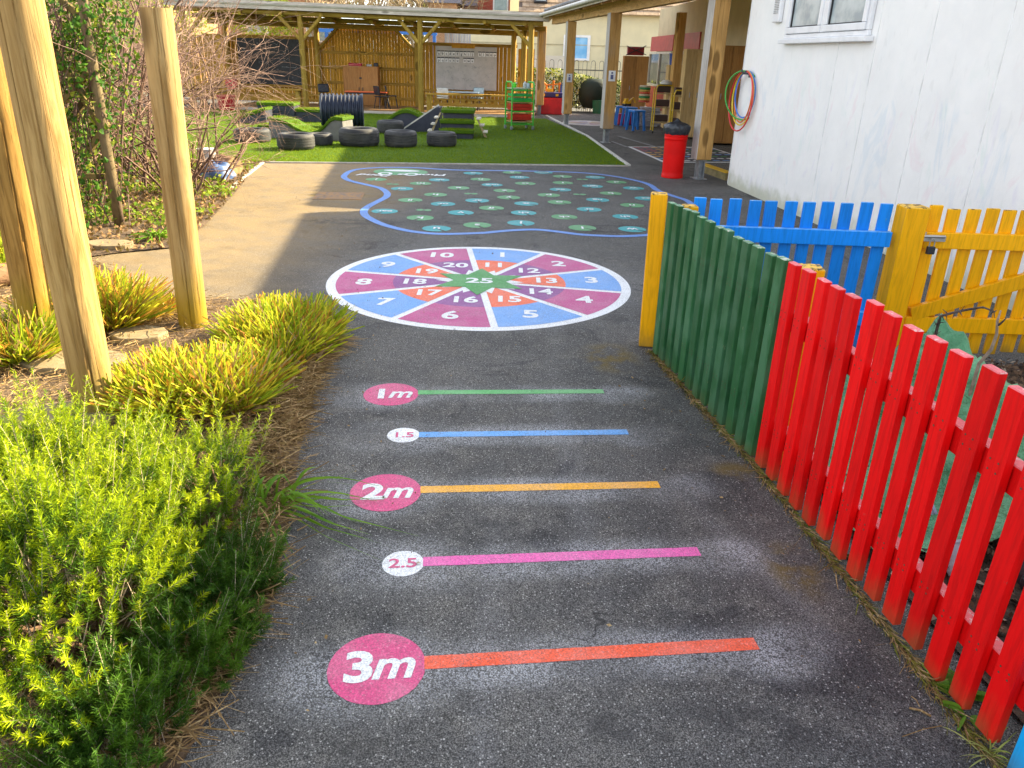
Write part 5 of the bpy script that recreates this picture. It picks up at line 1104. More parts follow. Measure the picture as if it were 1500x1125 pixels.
WB = M('whiteboard', (.47, .44, .42), (.40, .38, .36), rough=.55, scale=4, speck=((.33, .33, .33), 7, .64))
th, w_, h_ = board('whiteboard', 638, 67, 727, 133, WB, 'large scribbled whiteboard with rows of letter cards in the right pavilion bay')
mb = MB(); mb.box((-.1, -.02, h_-.0), (.75, .03, .10)); mb.build('top_batten', W_SLAT, th)
CARD = M('paper_card', (.78, .78, .80), rough=.7, bmp=0); INK = M('dark_ink', (.03, .03, .035), rough=.7, bmp=0)
cm = MB().box((0, 0, 0), (.10, .004, .13)).mesh('letter_card', CARD); tm = MB().box((0, 0, 0), (.11, .006, .03)).mesh('card_header', INK)
alph = 'abcdefghijklmnopqrstuvwxyz'; n_ = 0
def card_letter(s, loc, par, size=.11):
    o = text('card_letter', s, size, loc, 0, INK, par, .02); o.rotation_euler = (PI/2, 0, 0)
for row, cnt in ((0, 16), (1, 9)):
    for i in range(cnt):
        if row == 0 and i in (10,): continue
        xx = -w_/2+.11+i*.122+(.12 if row == 1 and i > 5 else 0); zz = h_-.22-row*.20
        c = inst('letter_card', cm, th, (xx, -.013, zz)); inst('card_header', tm, th, (xx, -.014, zz+.07)); card_letter(alph[n_ % 26], (xx, -.0165, zz-.01), th); n_ += 1
mb = MB(); random.seed(5)
for k in range(46):
    x = random.uniform(-w_/2+.1, w_/2-.1); z = random.uniform(.15, h_-.55); pts = [Vector((x, -.0125, z))]
    for i in range(4): pts.append(pts[-1]+Vector((random.uniform(-.07, .07), 0, random.uniform(-.06, .06))))
    for a, b in zip(pts[:-1], pts[1:]): mb.bar(a, b, .003, .008, upv=(0, 1, 0))
mb.build('pen_scribble', M('pen_grey', (.22, .22, .24), rough=.8, bmp=0), th)
# cupboard, tables, chairs in the pavilion
a, b = PY(503, 96, 26.9), PY(554, 100, 26.9)
TAN = wood('cupboard_ply', (.50, .25, .09), (.42, .20, .07), gs=1.2, knots=False)
th = thing('cupboard', 'tan two door wooden cupboard behind the red topped table', 'cupboard', ((a.x+b.x)/2, 26.95, .08)); cw = b.x-a.x; chh = a.z-.08
mb = MB(); mb.box((0, .03, chh/2), (cw, .36, chh)); mb.build('carcass', TAN, th)
for s in (-1, 1):
    mb = MB(); mb.box((s*cw/4, -.165, chh/2), (cw/2-.012, .022, chh-.03)); dr = mb.build('door', TAN, th); mb = MB(); mb.box((s*.06, -.185, chh*.42), (.022, .018, .12)); mb.build('handle', DARKM, dr)
mb = MB(); mb.box((0, -.182, chh*.70), (.08, .012, .05)); mb.build('lock', DARKM, th)
for dx, c, s_, nm, lab in ((-.17, (.50, .02, .05), (.42, .18, .07), 'red_box', 'flat red box on top of the tan cupboard'), (.28, (.5, .5, .5), (.16, .1, .04), 'white_tray', 'small white tray on top of the tan cupboard'), (.5, (.02, .02, .03), (.13, .12, .09), 'dark_box', 'small dark box at the right end of the tan cupboard top')):
    mb = MB(); mb.box((0, 0, s_[2]/2), s_); mb.box((0, 0, s_[2]+.01), (s_[0]*1.04, s_[1]*1.04, .02)); o = mb.build(nm, M('m_'+nm, c, rough=.5), bevel=.006); o.location = ((a.x+b.x)/2+dx, 26.9, .08+chh); tag(o, lab, 'box')
def table(px0, px1, py, Y, mt, lab, h=.56, d_=.55):
    a, b = PY(px0, py, Y), PY(px1, py, Y); h = a.z-.08; th = thing('classroom_table', lab, 'table', ((a.x+b.x)/2, Y, .08)); w_ = b.x-a.x
    mb = MB(); mb.box((0, 0, h-.015), (w_, d_, .03)); mb.build('table_top', mt, th, bevel=.008); mb = MB(); mb.box((0, 0, h-.055), (w_-.08, d_-.08, .045)); mb.build('apron', DARKM, th)
    for x in (-1, 1):
        for y in (-1, 1): mb = MB(); mb.tube([(x*(w_/2-.06), y*(d_/2-.05), h-.06), (x*(w_/2-.03), y*(d_/2-.03), 0)], .018, 8); mb.build('leg', DARKM, th)
table(507, 568, 133, 25.9, M('red_laminate', (.52, .10, .04), rough=.35), 'low classroom table with orange red top in the middle bay')
table(640, 702, 133, 26.2, M('blue_laminate', (.36, .50, .66), rough=.3), 'pale blue topped classroom table below the whiteboard')
def chair(x, Y, rz, mt, lab, grp=None):
    th = thing('classroom_chair', lab, 'chair', (x, Y, .08), rz, grp)
    mb = MB(); mb.box((0, 0, .36), (.36, .34, .03)); mb.build('seat', mt, th, bevel=.01, seg=2)
    mb = MB(); mb.box((0, .17, .54), (.36, .03, .26), rot=Matrix.Rotation(-.15, 3, 'X')); mb.build('backrest', mt, th, bevel=.03, seg=2)
    for sx in (-1, 1):
        for sy in (-1, 1): mb = MB(); mb.tube([(sx*.14, sy*.13, .35), (sx*.18, sy*.19, 0)], .013, 6); mb.build('leg', DARKM, th)
chair(PY(560, 150, 25.6).x, 25.55, 2.2, BLACKP, 'black classroom chair at the right end of the red table'); chair(PY(573, 150, 26.1).x, 26.2, 1.7, BLACKP, 'black classroom chair just right of the other black chair')
LB = M('chair_paleblue', (.42, .58, .66), rough=.35); chair(PY(648, 130, 25.7).x, 25.85, PI, M('chair_white', (.62, .72, .76), rough=.35), 'whitish chair at the left end of the pale blue table'); chair(PY(698, 130, 26.3).x, 26.55, -.3, LB, 'grey blue chair at the right end of the pale blue table')
chair(PY(474, 140, 25.6).x, 25.9, .6, BLACKP, 'black classroom chair partly hidden behind the ribbed tunnel')
# red toys at left end
for px, py, r_, lab in ((338, 122, .17, 'red round toy drum hanging at the left end of the pavilion'),):
    q = PY(px, py, 24.3); o = MB().tube([(0, 0, 0), (0, .12, 0)], r_, 20).build('toy_drum', M('toy_red', (.42, .015, .025), rough=.4)); o.location = q; tag(o, lab, 'toy')
q = PY(332, 150, 24.0); o = MB().lathe([(.22, 0), (.26, .38), (.28, .38), (.28, .42), (.24, .42)], 22).build('toy_bucket', M('toy_red', (.42, .015, .025))); o.location = (q.x, 24.0, .012); tag(o, 'red plastic tub standing at the left end of the pavilion', 'tub')

# ------------------------------------------------------------------ covered walkway (canopy)
PC = [Vector((1.28, 22.3, 0)), Vector((1.92, 17.75, 0)), Vector((2.86, 12.45, 0))]
cd = (PC[0]-PC[2]).normalized(); crz = math.atan2(cd.y, cd.x)-PI/2
can = thing('covered_walkway', 'timber posted covered walkway with tiled lean to roof along the classrooms', 'canopy', (0, 0, 0))
ZB = 2.60
for q in PC+[Vector((PY(792, 100, 26.2).x, 26.2, 0))]:
    s = .25 if q.y < 20 else .24
    mb = MB(); mb.box((0, 0, (ZB+.30)/2), (s, s, ZB-.30)); me = mb.mesh('post', (W_GLU, W_PALE), bevel=.008)
    for pl in me.polygons:
        if pl.normal.x < -.7: pl.material_index = 1
    inst('post', me, can, q, (0, 0, crz))
    mb = MB(); mb.box((-.045, 0, .14), (.012, .16, .30)); mb.box((.045, 0, .14), (.012, .16, .30)); mb.box((0, 0, .285), (.15, .18, .012)); mb.box((0, 0, .006), (.20, .22, .012)); mb.box((0, .0, .15), (.075, .012, .26))
    inst('post_shoe', mb.mesh('post_shoe', GALV), can, q, (0, 0, crz))
e0 = PC[0]+cd*5.2; e1 = PC[2]-cd*.42
mb = MB(); mb.bar(e1+Vector((0, 0, ZB+.145)), PC[0]+cd*2.3+Vector((0, 0, ZB+.145)), .14, .285); mb.build('eaves_beam', W_GLUD, can)
nrm = Vector((cd.y, -cd.x, 0))        # towards +x (building side)
sl_ = .26
RT = M('grey_tile', (.16, .16, .17), (.26, .26, .27), rough=.75, scale=6)
L = (PC[0]+cd*2.3-e1).length
ra = e1-nrm*.66; rz0 = ZB+.34-.32*sl_; ce = (e1+cd*L-nrm*.36-ra).normalized()  # eave overhang widened at the near end to place the roof's cast shadow
# sloped roof deck + tiles rows near the eave
def rp(t, s, dz=0): q = ra+ce*t+nrm*s; return Vector((q.x, q.y, rz0+s*sl_+dz))
mb = MB(); a_, b_, c_, d_ = rp(0, 0), rp(L, 0), rp(L, 6.2), rp(0, 6.2); vs = [a_, b_, c_, d_]+[v+Vector((0, 0, .06)) for v in (a_, b_, c_, d_)]
mb.add(vs, [(0, 1, 2, 3), (7, 6, 5, 4), (0, 4, 5, 1), (1, 5, 6, 2), (2, 6, 7, 3), (3, 7, 4, 0)]); mb.build('roof_deck', M('soffit', (.30, .22, .13), rough=.8), can)
tm_ = MB(); tm_.tube([(0, 0, .0), (0, .34, .01)], .045, 8); tm_.box((0, .17, .0), (.30, .34, .02)); tme = tm_.mesh('roof_tile', RT)
ang = math.atan(sl_)
for i in range(int(L/.33)):
    for j in range(5):
        q = rp(.16+i*.33, j*.30, .085); o = inst('roof_tile', tme, can, q); yv = (nrm+Vector((0, 0, sl_))).normalized(); xv = cd; zv = xv.cross(yv)
        if zv.z < 0: xv = -xv; zv = -zv
        o.rotation_euler = Matrix((xv, yv, zv)).transposed().to_euler()
mb = MB(); gpts = [rp(t, -.06, .0) for t in (0, L)]; mb.tube(gpts, .045, 10); mb.build('gutter', M('gutter_grey', (.62, .62, .60), rough=.4), can, smooth=.7)
mb = MB(); mb.bar(rp(0, .02, -.03), rp(L, .02, -.03), .025, .14); mb.build('fascia', M('pale_fascia', (.55, .50, .42), rough=.6), can)
for i in range(int(L/.9)+1):
    mb = MB(); mb.bar(rp(.1+i*.9, .05, -.08), rp(.1+i*.9, 2.6, -.08), .05, .13); mb.build('rafter', W_GLUD, can)
# notices on posts
for q, z, lab in ((PC[0], 1.22, 'small white notice pinned to the far canopy post'), (PC[1], 1.38, 'small white notice pinned to the middle canopy post')):
    th = thing('notice', lab, 'notice', (q.x+.02, q.y-.132, z), crz, 'paper notices on the canopy posts'); mb = MB(); mb.box((0, 0, 0), (.15, .004, .21)); mb.build('paper', CARD, th)
    mb = MB(); mb.box((0, -.003, -.02), (.06, .003, .09)); mb.box((0, -.003, .06), (.04, .003, .035)); mb.build('print', M('print_blue', (.12, .14, .3), rough=.7, bmp=0), th)
# classroom wall behind the walkway
CR = M('cream_wall', (.62, .52, .33), (.56, .47, .30), rough=.85, scale=3)
cl = thing('classroom_block', 'cream classroom wall with red panels and windows under the canopy', 'building', (0, 0, 0))
cA, cB = Vector((4.45, 27.6, 0)), Vector((5.35, 12.0, 0)); cdir = (cB-cA).normalized(); cn = Vector((cdir.y, -cdir.x, 0))      # cn faces -x
if cn.x > 0: cn = -cn
crz2 = math.atan2(cdir.y, cdir.x); CL = (cB-cA).length
def cbox(mb, s0, s1, o0, o1, z0, z1): return mb.box(cA+cdir*((s0+s1)/2)+cn*((o0+o1)/2)+Vector((0, 0, (z0+z1)/2)), (s1-s0, abs(o1-o0), z1-z0), rz=crz2)
mb = MB(); cbox(mb, 0, CL, -4, 0, 0, 3.25); mb.build('wall', CR, cl)
RP = M('red_panel', (.50, .05, .05), rough=.45); WFR = M('cream_frame', (.66, .62, .50), rough=.4); DG = M('dark_glass', (.03, .04, .04), (.12, .12, .10), rough=.08, scale=2, spec=1.0, bmp=0)
def cs(px):       # distance along the classroom wall for a column
    d = ray(px, 100); O = Vector((0, 0, HC)); t = (cA-O).dot(cn)/d.dot(cn); return (O+d*t-cA).dot(cdir)
for (x0, x1) in ((952, 984), (1000, 1022)):
    s0, s1 = cs(x0), cs(x1); fr = MB(); cbox(fr, s0, s1, .002, .04, 2.0, 2.45); f = fr.build('red_panel', RP, cl)
    fr = MB(); 
    for q in ((s0, s1, .95, 1.01), (s0, s1, 1.92, 1.98), (s0, s0+.07, 1.012, 1.918), (s1-.07, s1, 1.012, 1.918), ((s0+s1)/2-.04, (s0+s1)/2+.04, 1.012, 1.918)): cbox(fr, q[0], q[1], .002, .07, q[2], q[3])
    f = fr.build('window', WFR, cl); mb = MB(); cbox(mb, s0+.072, (s0+s1)/2-.042, .01, .03, 1.013, 1.917); mb.build('pane', DG, f); mb = MB(); cbox(mb, (s0+s1)/2+.042, s1-.072, .01, .03, 1.013, 1.917); mb.build('pane', DG, f)
    fr = MB(); cbox(fr, s0, s1, .002, .04, .25, .93); fr.build('red_panel', RP, cl)
# tall cupboards against it
CBD = wood('oak_laminate', (.40, .21, .07), (.34, .17, .055), gs=1.3, knots=False); CBL = wood('beech_laminate', (.60, .42, .19), (.52, .35, .15), gs=1.2, knots=False)
def tallbox(px0, px1, pyb, ztop, mt, lab, depth=.45, nd_=2, rz=crz2+PI/2*0):
    a, b = G(px0, pyb), G(px1, pyb); w_ = b.x-a.x; th = thing('tall_cupboard', lab, 'cupboard', ((a.x+b.x)/2, a.y+depth/2, 0), -.04)
    mb = MB(); mb.box((0, 0, ztop/2+.02), (w_, depth, ztop-.04)); mb.build('carcass', mt, th, bevel=.006)
    for k in range(nd_): mb = MB(); mb.box((-w_/2+(k+.5)*w_/nd_, -depth/2-.010, ztop/2+.02), (w_/nd_-.012, .018, ztop-.08)); dr = mb.build('door', mt, th); mb = MB(); mb.box((-w_/2+(k+.5)*w_/nd_+(.04 if k == 0 else -.04)*nd_/2, -depth/2-.026, ztop*.5), (.015, .014, .12)); mb.build('handle', GALV, dr)
    return th
tallbox(908, 941, 174, 1.83, CBD, 'dark oak cupboard behind the middle canopy post', .5)
tallbox(971, 992, 190, 1.62, CBL, 'low beech cupboard with blue tub on top under the canopy', .45, 1)
tallbox(993, 1022, 203, 1.98, CBL, 'tall beech cupboard beside the big canopy post', .5)
tallbox(1032, 1078, 212, 2.05, CBD, 'tall brown cupboard between the big canopy post and the white wall', .5, 2)
q = G(1069, 210); th = thing('walkway_post', 'timber post on a steel shoe at the white building end of the walkway', 'post', (q.x+.1, q.y-.55, 0), crz)
mb = MB(); mb.box((0, 0, 1.5), (.2, .2, 2.5)); mb.build('timber', W_GLU, th, bevel=.008); mb = MB(); mb.box((0, 0, .12), (.1, .12, .26)); mb.build('shoe', GALV, th)
q = G(925, 170); th = thing('walkway_post', 'inner timber post by the classroom windows', 'post', (3.85, 20.6, 0), crz); mb = MB(); mb.box((0, 0, 1.45), (.2, .2, 2.7)); mb.build('timber', W_GLU, th, bevel=.008); mb = MB(); mb.box((0, 0, .05), (.1, .12, .12)); mb.build('shoe', GALV, th)
# items on cupboards
q = G(924, 174); th = thing('toy_crate', 'dark red crate with straps on top of the dark oak cupboard', 'crate', (q.x, q.y+.22, 1.83), -.04)
mb = MB(); mb.box((0, 0, .14), (.50, .34, .24)); mb.build('crate_body', M('maroon', (.25, .015, .02), rough=.5), th, bevel=.01); mb = MB(); mb.tube([(-.3, -.19, .02), (.3, -.18, .30)], .012, 6); mb.tube([(-.3, -.185, .28), (.32, -.19, .04)], .012, 6); mb.build('strap', DARKM, th)
q = G(981, 190); o = MB().lathe([(.10, 0), (.12, .25), (.13, .26), (.13, .28), (.11, .28)], 18).build('blue_tub', M('tub_blue', (.02, .08, .40), rough=.4), smooth=.6); o.location = (q.x-.05, q.y+.2, 1.62); tag(o, 'blue plastic tub on top of the low beech cupboard', 'tub')
# ------------------------------------------------------------------ red dustbin with black bag
q = G(987, 262); th = thing('dustbin', 'tall red ribbed dustbin lined with a black bag beside the big post', 'bin', (q.x, q.y+.17, 0))
RB = M('bin_red', (.80, .004, .003), (.68, .004, .003), rough=.5, scale=3, bmp=.03, spec=.2)
pr = [(.155, 0), (.168, .004), (.170, .05), (.163, .06)]+[(.163+.009*(z-.06)/.5, z) for z in (.1, .2, .3, .4, .5, .56)]
for z in (.58, .625, .67): pr += [(.174, z), (.181, z+.008), (.181, z+.026), (.174, z+.034)]
pr += [(.176, .735), (.186, .74), (.186, .762), (.17, .762), (.165, .5)]
mb = MB(); mb.lathe(pr, 48); mb.build('drum', RB, th, smooth=.7)
mb = MB(); k = 48; vs = []; prof = [(.183, .66), (.197, .70), (.204, .745), (.205, .775), (.18, .80), (.13, .825), (.07, .835), (.03, .86), (.012, .885), (.004, .89)]
for j, (r, z) in enumerate(prof):
    for i in range(k):
        a = 2*PI*i/k; f = 1+.05*math.sin(a*11+j*.8)*(1 if j < 5 else .8)+.04*mn.noise((math.cos(a)*3, math.sin(a)*3, j*.7)); vs.append((r*f*math.cos(a), r*f*math.sin(a), z+(.018*mn.noise((math.cos(a)*4, math.sin(a)*4, j)) if j < 8 else 0)))
mb.add(vs, [(j*k+i, j*k+(i+1) % k, (j+1)*k+(i+1) % k, (j+1)*k+i) for j in range(len(prof)-1) for i in range(k)]); mb.build('bag', M('bin_bag', (.03, .035, .045), rough=.28, bmp=.6, bscale=14, bd=.03), th, smooth=True)
# yellow edged step between big post and the wall
a, b = G(1024, 249), G(1066, 264); th = thing('threshold_step', 'low timber step with a yellow painted edge between the big post and white wall', 'step', (0, 0, 0))
d = (b-a).normalized(); nn = Vector((d.y, -d.x, 0)); 
if nn.y < 0: nn = -nn
mb = MB(); mb.bar(a-d*.02+Vector((0, 0, .055)), b+d*.02+Vector((0, 0, .055)), .12, .11); mb.build('riser', M('mossy_timber', (.17, .14, .05), (.26, .2, .09), rough=.85, scale=8), th)
mb = MB(); mb.bar(a+Vector((0, 0, .118)), b+d*.02+Vector((0, 0, .118)), .135, .014); mb.build('edge', M('edge_yellow', (.75, .45, .02), (.62, .36, .02), rough=.5), th)
# ------------------------------------------------------------------ yellow shelf trolleys
def ytrolley(px, py, lab, w_=.42, h=1.15, items=True):
    q = G(px, py); th = thing('book_trolley', lab, 'trolley', (q.x, q.y+.2, 0), .0, 'yellow framed trolleys under the canopy'); YM = M('yellow_tube', (.62, .42, .02), rough=.4, bmp=0); BR = M('brown_pad', (.05, .025, .018), rough=.6)
    for x in (-w_/2, w_/2):
        mb = MB(); mb.tube([(x, -.16, .06), (x, -.16, h-.08), (x*.85, -.16, h)], .016, 8); mb.tube([(x, .16, .06), (x, .16, h-.08)], .016, 8); mb.build('side_frame', YM, th)
    mb = MB(); mb.tube([(-w_/2*.85, -.16, h), (w_/2*.85, -.16, h)], .016, 8); mb.build('top_bar', YM, th)
    for z in (.26, .62, .95):
        mb = MB(); mb.box((0, 0, z), (w_-.03, .33, .02)); mb.build('shelf', M('ply_shelf', (.50, .36, .16), rough=.6), th); mb = MB(); mb.box((0, .02, z+.11), (w_-.05, .24, .16)); mb.build('pad', BR, th, bevel=.03, seg=2)
    for x in (-w_/2, w_/2): mb = MB(); mb.tube([(x-.012, -.16, .035), (x+.012, -.16, .035)], .035, 12); mb.build('castor', DARKM, th)
    return th
ytrolley(968, 196, 'yellow framed shelf trolley with brown pads left of the dustbin')
ytrolley(997, 203, 'second yellow framed trolley directly behind the dustbin', .5, 1.08)
q = G(968, 196); o = MB().lathe([(.0, .12), (.08, .11), (.15, .06), (.16, .02), (.1, 0), (0, 0)], 20).build('plush_toy', M('white_fabric', (.7, .68, .64), rough=.9)); o.location = (q.x+.03, q.y+.12, .98+.18); tag(o, 'white soft toy with a red patch lying on the first yellow trolley', 'soft toy')
# blue stools, mats, cones
BL = M('stool_blue', (.03, .20, .62), rough=.35); 
for i, (px, py, lab) in enumerate(((911, 184, 'blue plastic stool furthest left under the canopy'), (922, 186, 'blue plastic stool in the middle of the three'), (932, 192, 'blue plastic stool nearest the stacked grey mats'))):
    q = G(px, py); th = thing('plastic_stool', lab, 'stool', (q.x, q.y+.2, 0), .2*i, 'blue stools under the canopy'); mb = MB(); mb.box((0, 0, .49), (.34, .34, .05)); mb.build('seat', BL, th, bevel=.015, seg=2)
    for sx in (-1, 1):
        for sy in (-1, 1): mb = MB(); mb.bar((sx*.13, sy*.13, .48), (sx*.17, sy*.17, 0), .06, .03, upv=(0, 1, 0)); mb.build('leg', BL, th)
q = G(919, 184); o = MB().box((0, 0, .15), (.5, .3, .3)).build('red_box', M('box_red', (.45, .015, .08), rough=.45), bevel=.02); o.location = (q.x, q.y+.35, 0); tag(o, 'crimson storage box below the blue stools', 'box')
q = G(917, 184); th = thing('toy_digger', 'yellow toy digger parked on the blue stool', 'toy', (q.x, q.y+.2, .515), .4); YT = M('toy_yellow', (.75, .42, .01), rough=.4)
mb = MB(); mb.box((0, 0, .09), (.2, .13, .07)); mb.box((-.03, 0, .16), (.09, .11, .08)); mb.build('body', YT, th, bevel=.008); mb = MB(); mb.bar((.06, 0, .12), (.20, 0, .22), .03, .03); mb.bar((.20, 0, .22), (.27, 0, .08), .03, .03); mb.build('arm', YT, th)
for x in (-.07, .07):
    mb = MB(); mb.tube([(x, -.08, .035), (x, .08, .035)], .035, 12); mb.build('wheel', DARKM, th)
q = G(951, 186)
mt_ = M('grey_mat', (.33, .32, .34), (.24, .23, .26), rough=.7, scale=10); mm_ = MB().box((0, 0, 0), (.52, .42, .04)).mesh('foam_mat', mt_, bevel=.012, seg=2)
th = thing('mat_stack', 'stack of grey foam mats beside the blue stools', 'mats', (q.x, q.y+.2, 0))
for i in range(11): inst('foam_mat', mm_, th, (random.uniform(-.02, .02), random.uniform(-.02, .02), .03+i*.046), (0, 0, random.uniform(-.12, .12)))
q = G(944, 180); th = thing('cone_stack', 'stack of multi coloured rings on the grey mats', 'toy', (q.x+.02, q.y+.6, .55), 0)
for i in range(8):
    mb = MB(); mb.lathe([(.15, 0), (.17, .02), (.17, .04), (.15, .055), (.10, .055), (.1, 0)], 20, closed=True); o = mb.build('ring', M('ring_%d' % (i % 4), [(.6, .1, .05), (.65, .45, .1), (.03, .25, .08), (.6, .5, .35)][i % 4], rough=.5), th); o.location = (0, 0, i*.06)
# red storage box with toys by the corner
q = G(805, 168); th = thing('storage_box', 'large red plastic storage box by the far canopy post', 'storage box', (q.x, q.y+.4, 0), .0)
mb = MB(); mb.prism([(-.42, -.3), (.42, -.3), (.42, .3), (-.42, .3)], 0, .52); mb.build('tub', M('box_bright_red', (.60, .01, .015), rough=.4), th, bevel=.03, seg=2)
mb = MB(); mb.box((0, 0, .60), (.88, .64, .14)); mb.build('lid', M('navy_lid', (.03, .02, .16), rough=.4), th, bevel=.02, seg=2)
for x in (-.22, .22): mb = MB(); mb.box((x, -.325, .60), (.09, .012, .07)); mb.build('clip', YT, th)
OT = M('toy_orange', (.80, .24, .01), rough=.4); th2 = thing('toy_track', 'orange and yellow plastic toys piled on the red storage box', 'toy', (q.x, q.y+.4, .672), 0)
mb = MB(); mb.tube([(-.36, 0, .02), (-.34, 0, .22), (-.22, 0, .30), (-.12, 0, .2), (-.12, 0, .02)], .035, 8); mb.build('loop', OT, th2, smooth=.7)
mb = MB(); mb.bar((-.1, 0, .22), (.35, 0, .26), .06, .04); mb.tube([(.1, 0, .0), (.1, 0, .36)], .035, 8); mb.tube([(.3, 0, 0), (.3, 0, .30)], .03, 8); mb.build('rail', OT, th2)
mb = MB(); mb.box((.33, .05, .14), (.12, .12, .26)); mb.build('blue_block', M('block_blue', (.05, .10, .35), rough=.5), th2, bevel=.01)
mb = MB(); mb.box((-.02, -.1, .06), (.2, .2, .1)); mb.build('yellow_block', YT, th2, bevel=.01)
# dark covered tub and green pot behind
q = G(872, 166); th = thing('covered_container', 'dark green rounded covered container behind the far posts', 'container', (q.x, q.y+.6, 0))
mb = MB(); mb.lathe([(.42, .15), (.55, .4), (.58, .7), (.50, .95), (.3, 1.08), (0, 1.1)], 28); mb.build('cover', M('dark_green_cover', (.008, .022, .010), rough=.7, bmp=.4, bscale=10, bd=.03), th, smooth=.8); mb = MB(); mb.lathe([(.3, 0), (.34, .42), (.36, .42)], 24); o = mb.build('pot', M('pot_green', (.01, .14, .06), rough=.5), th, smooth=.7); o.location = (.22, -.5, 0)

# ------------------------------------------------------------------ hoop topped railing and variegated hedge
YR = 28.9; HM = M('railing_grey', (.20, .21, .20), rough=.5); xr0, xr1 = PY(768, 120, YR).x, PY(925, 120, YR).x
rl = thing('hoop_railing', 'grey hoop topped metal railing in front of the cream building', 'railing', (xr0, YR, 0)); W_r = xr1-xr0
hm = MB(); hs = .145; hm.tube([(-hs/2, 0, .1), (-hs/2, 0, 1.58)]+[(-hs/2*math.cos(a), 0, 1.58+hs*.55*math.sin(a)) for a in (.5, 1, PI/2, 2.1, 2.6)]+[(hs/2, 0, 1.58), (hs/2, 0, .1)], .011, 5); hme = hm.mesh('hoop', HM)
i = 0
while i*hs*2 < W_r: inst('hoop', hme, rl, (i*hs*2+hs/2, 0, 0)); i += 1
for z in (.25, 1.35): mb = MB(); mb.box((W_r/2, 0, z), (W_r, .012, .04)); mb.build('rail', HM, rl)
N = 9000; Bp = np.c_[rng.uniform(xr0-.4, xr1+.4, N), rng.uniform(YR-.75, YR-.1, N), rng.uniform(.05, 1, N)**.8*1.35]; top = 1.38-.32*np.clip((Bp[:, 0]-xr0-1.2)/1.5, 0, 1); Bp[:, 2] *= top/1.35
V, Fq = leafquads(Bp, .042, .2); th = thing('hedge', 'variegated cream and green hedge against the hoop topped railing', 'hedge', ((xr0+xr1)/2, YR-.4, 0))
fo = fast('foliage', V-np.array([(xr0+xr1)/2, YR-.4, 0]), Fq, [foliage('hedge_dark', [(.03, .06, .015), (.05, .09, .02)], 5, .5, .1), foliage('hedge_cream', [(.70, .68, .40), (.55, .58, .22)], 5, .5, .2), foliage('hedge_yellow', [(.42, .46, .05), (.36, .42, .08)], 5, .5, .2)], th, mi=rng.choice(3, N, p=[.5, .32, .18])); tag(fo, kind='stuff')
mb = MB()
for i in range(40): x = random.uniform(-W_r/2, W_r/2); mb.tube([(x, random.uniform(-.2, .2), 0), (x+random.uniform(-.1, .1), random.uniform(-.2, .2), 1.1)], .008, 4)
mb.build('stems', BARKD, th)

# ------------------------------------------------------------------ buildings beyond
YC = 36.0; CRM = M('cream_render', (.66, .60, .40), (.60, .55, .37), rough=.85, scale=2, rand=0)
th = thing('cream_house', 'cream rendered house with blue paned window and brown tiled roof beyond the railing', 'house', (0, YC, 0))
xa_ = PY(665, 60, YC).x; xb_ = 9.5; wt = PY(790, 17, YC).z
mb = MB(); mb.box(((xa_+xb_)/2, 3, wt/2), (xb_-xa_, 6, wt)); mb.build('wall', CRM, th)
for pxs in ((826, 863),):
    a, b = PY(pxs[0], 51, YC), PY(pxs[1], 89, YC); mb = MB()
    for c, d in ((((a.x+b.x)/2, -.03, a.z-.04), (b.x-a.x, .05, .09)), (((a.x+b.x)/2, -.03, b.z+.04), (b.x-a.x, .05, .09)), ((a.x+.06, -.03, (a.z+b.z)/2), (.12, .05, a.z-b.z-.172)), ((b.x-.06, -.03, (a.z+b.z)/2), (.12, .05, a.z-b.z-.172)), ((a.x+.36, -.03, (a.z+b.z)/2), (.09, .05, a.z-b.z-.172))): mb.box(c, d)
    f = mb.build('window', WHITEP, th); mb = MB(); mb.box(((a.x+b.x)/2+.05, -.012, (a.z+b.z)/2), (b.x-a.x-.1, .02, a.z-b.z-.1)); mb.build('pane', M('blue_blind_glass', (.16, .42, .72), (.3, .55, .8), rough=.1, scale=2, bmp=0), f)  # pane mottled in two blues
mb = MB(); mb.box(((xa_+xb_)/2, -.015, PY(850, 66, YC).z), (xb_-xa_, .03, .03)); mb.build('render_joint', M('render_line', (.45, .40, .26), rough=.8), th)
BT = M('brown_tile', (.40, .29, .19), (.28, .19, .12), rough=.8, scale=5); xr_ = PY(760, 10, YC).x
tmb = MB(); tmb.box((0, 0, 0), (.30, .34, .035)); tme2 = tmb.mesh('roof_tile', BT)
slp = 0.75; cnt = 0
mb = MB(); mb.add([(xr_, -.3, wt-.02), (xb_, -.3, wt-.02), (xb_, 3, wt+3.3*slp-.02), (xr_, 3, wt+3.3*slp-.02)], [(0, 1, 2, 3)]); mb.build('roof', M('under_tile', (.13, .09, .07), rough=.9), th)
for j in range(6):
    for i in range(int((xb_-xr_)/.31)):
        if cnt < 290: inst('roof_tile', tme2, th, (xr_+.15+i*.31+(.15 if j % 2 else 0), -.22+j*.27, wt+.05+j*.27*slp), (math.atan(slp)-.10, 0, 0)); cnt += 1
for pxs in ((784, 800), (842, 858)):
    a = PY(pxs[0], 8, YC); b = PY(pxs[1], 8, YC); mb = MB(); R3 = Matrix.Rotation(math.atan(slp), 3, 'X'); c0 = Vector(((a.x+b.x)/2, .42, wt+.62)); mb.box(c0, (b.x-a.x+.1, .9, .08), rot=R3); f = mb.build('skylight', DARKM, th); mb = MB(); mb.box(c0+R3 @ Vector((0, 0, .045)), (b.x-a.x-.05, .75, .03), rot=R3); mb.build('pane', M('skylight_glass', (.45, .55, .62), rough=.1, bmp=0), f)
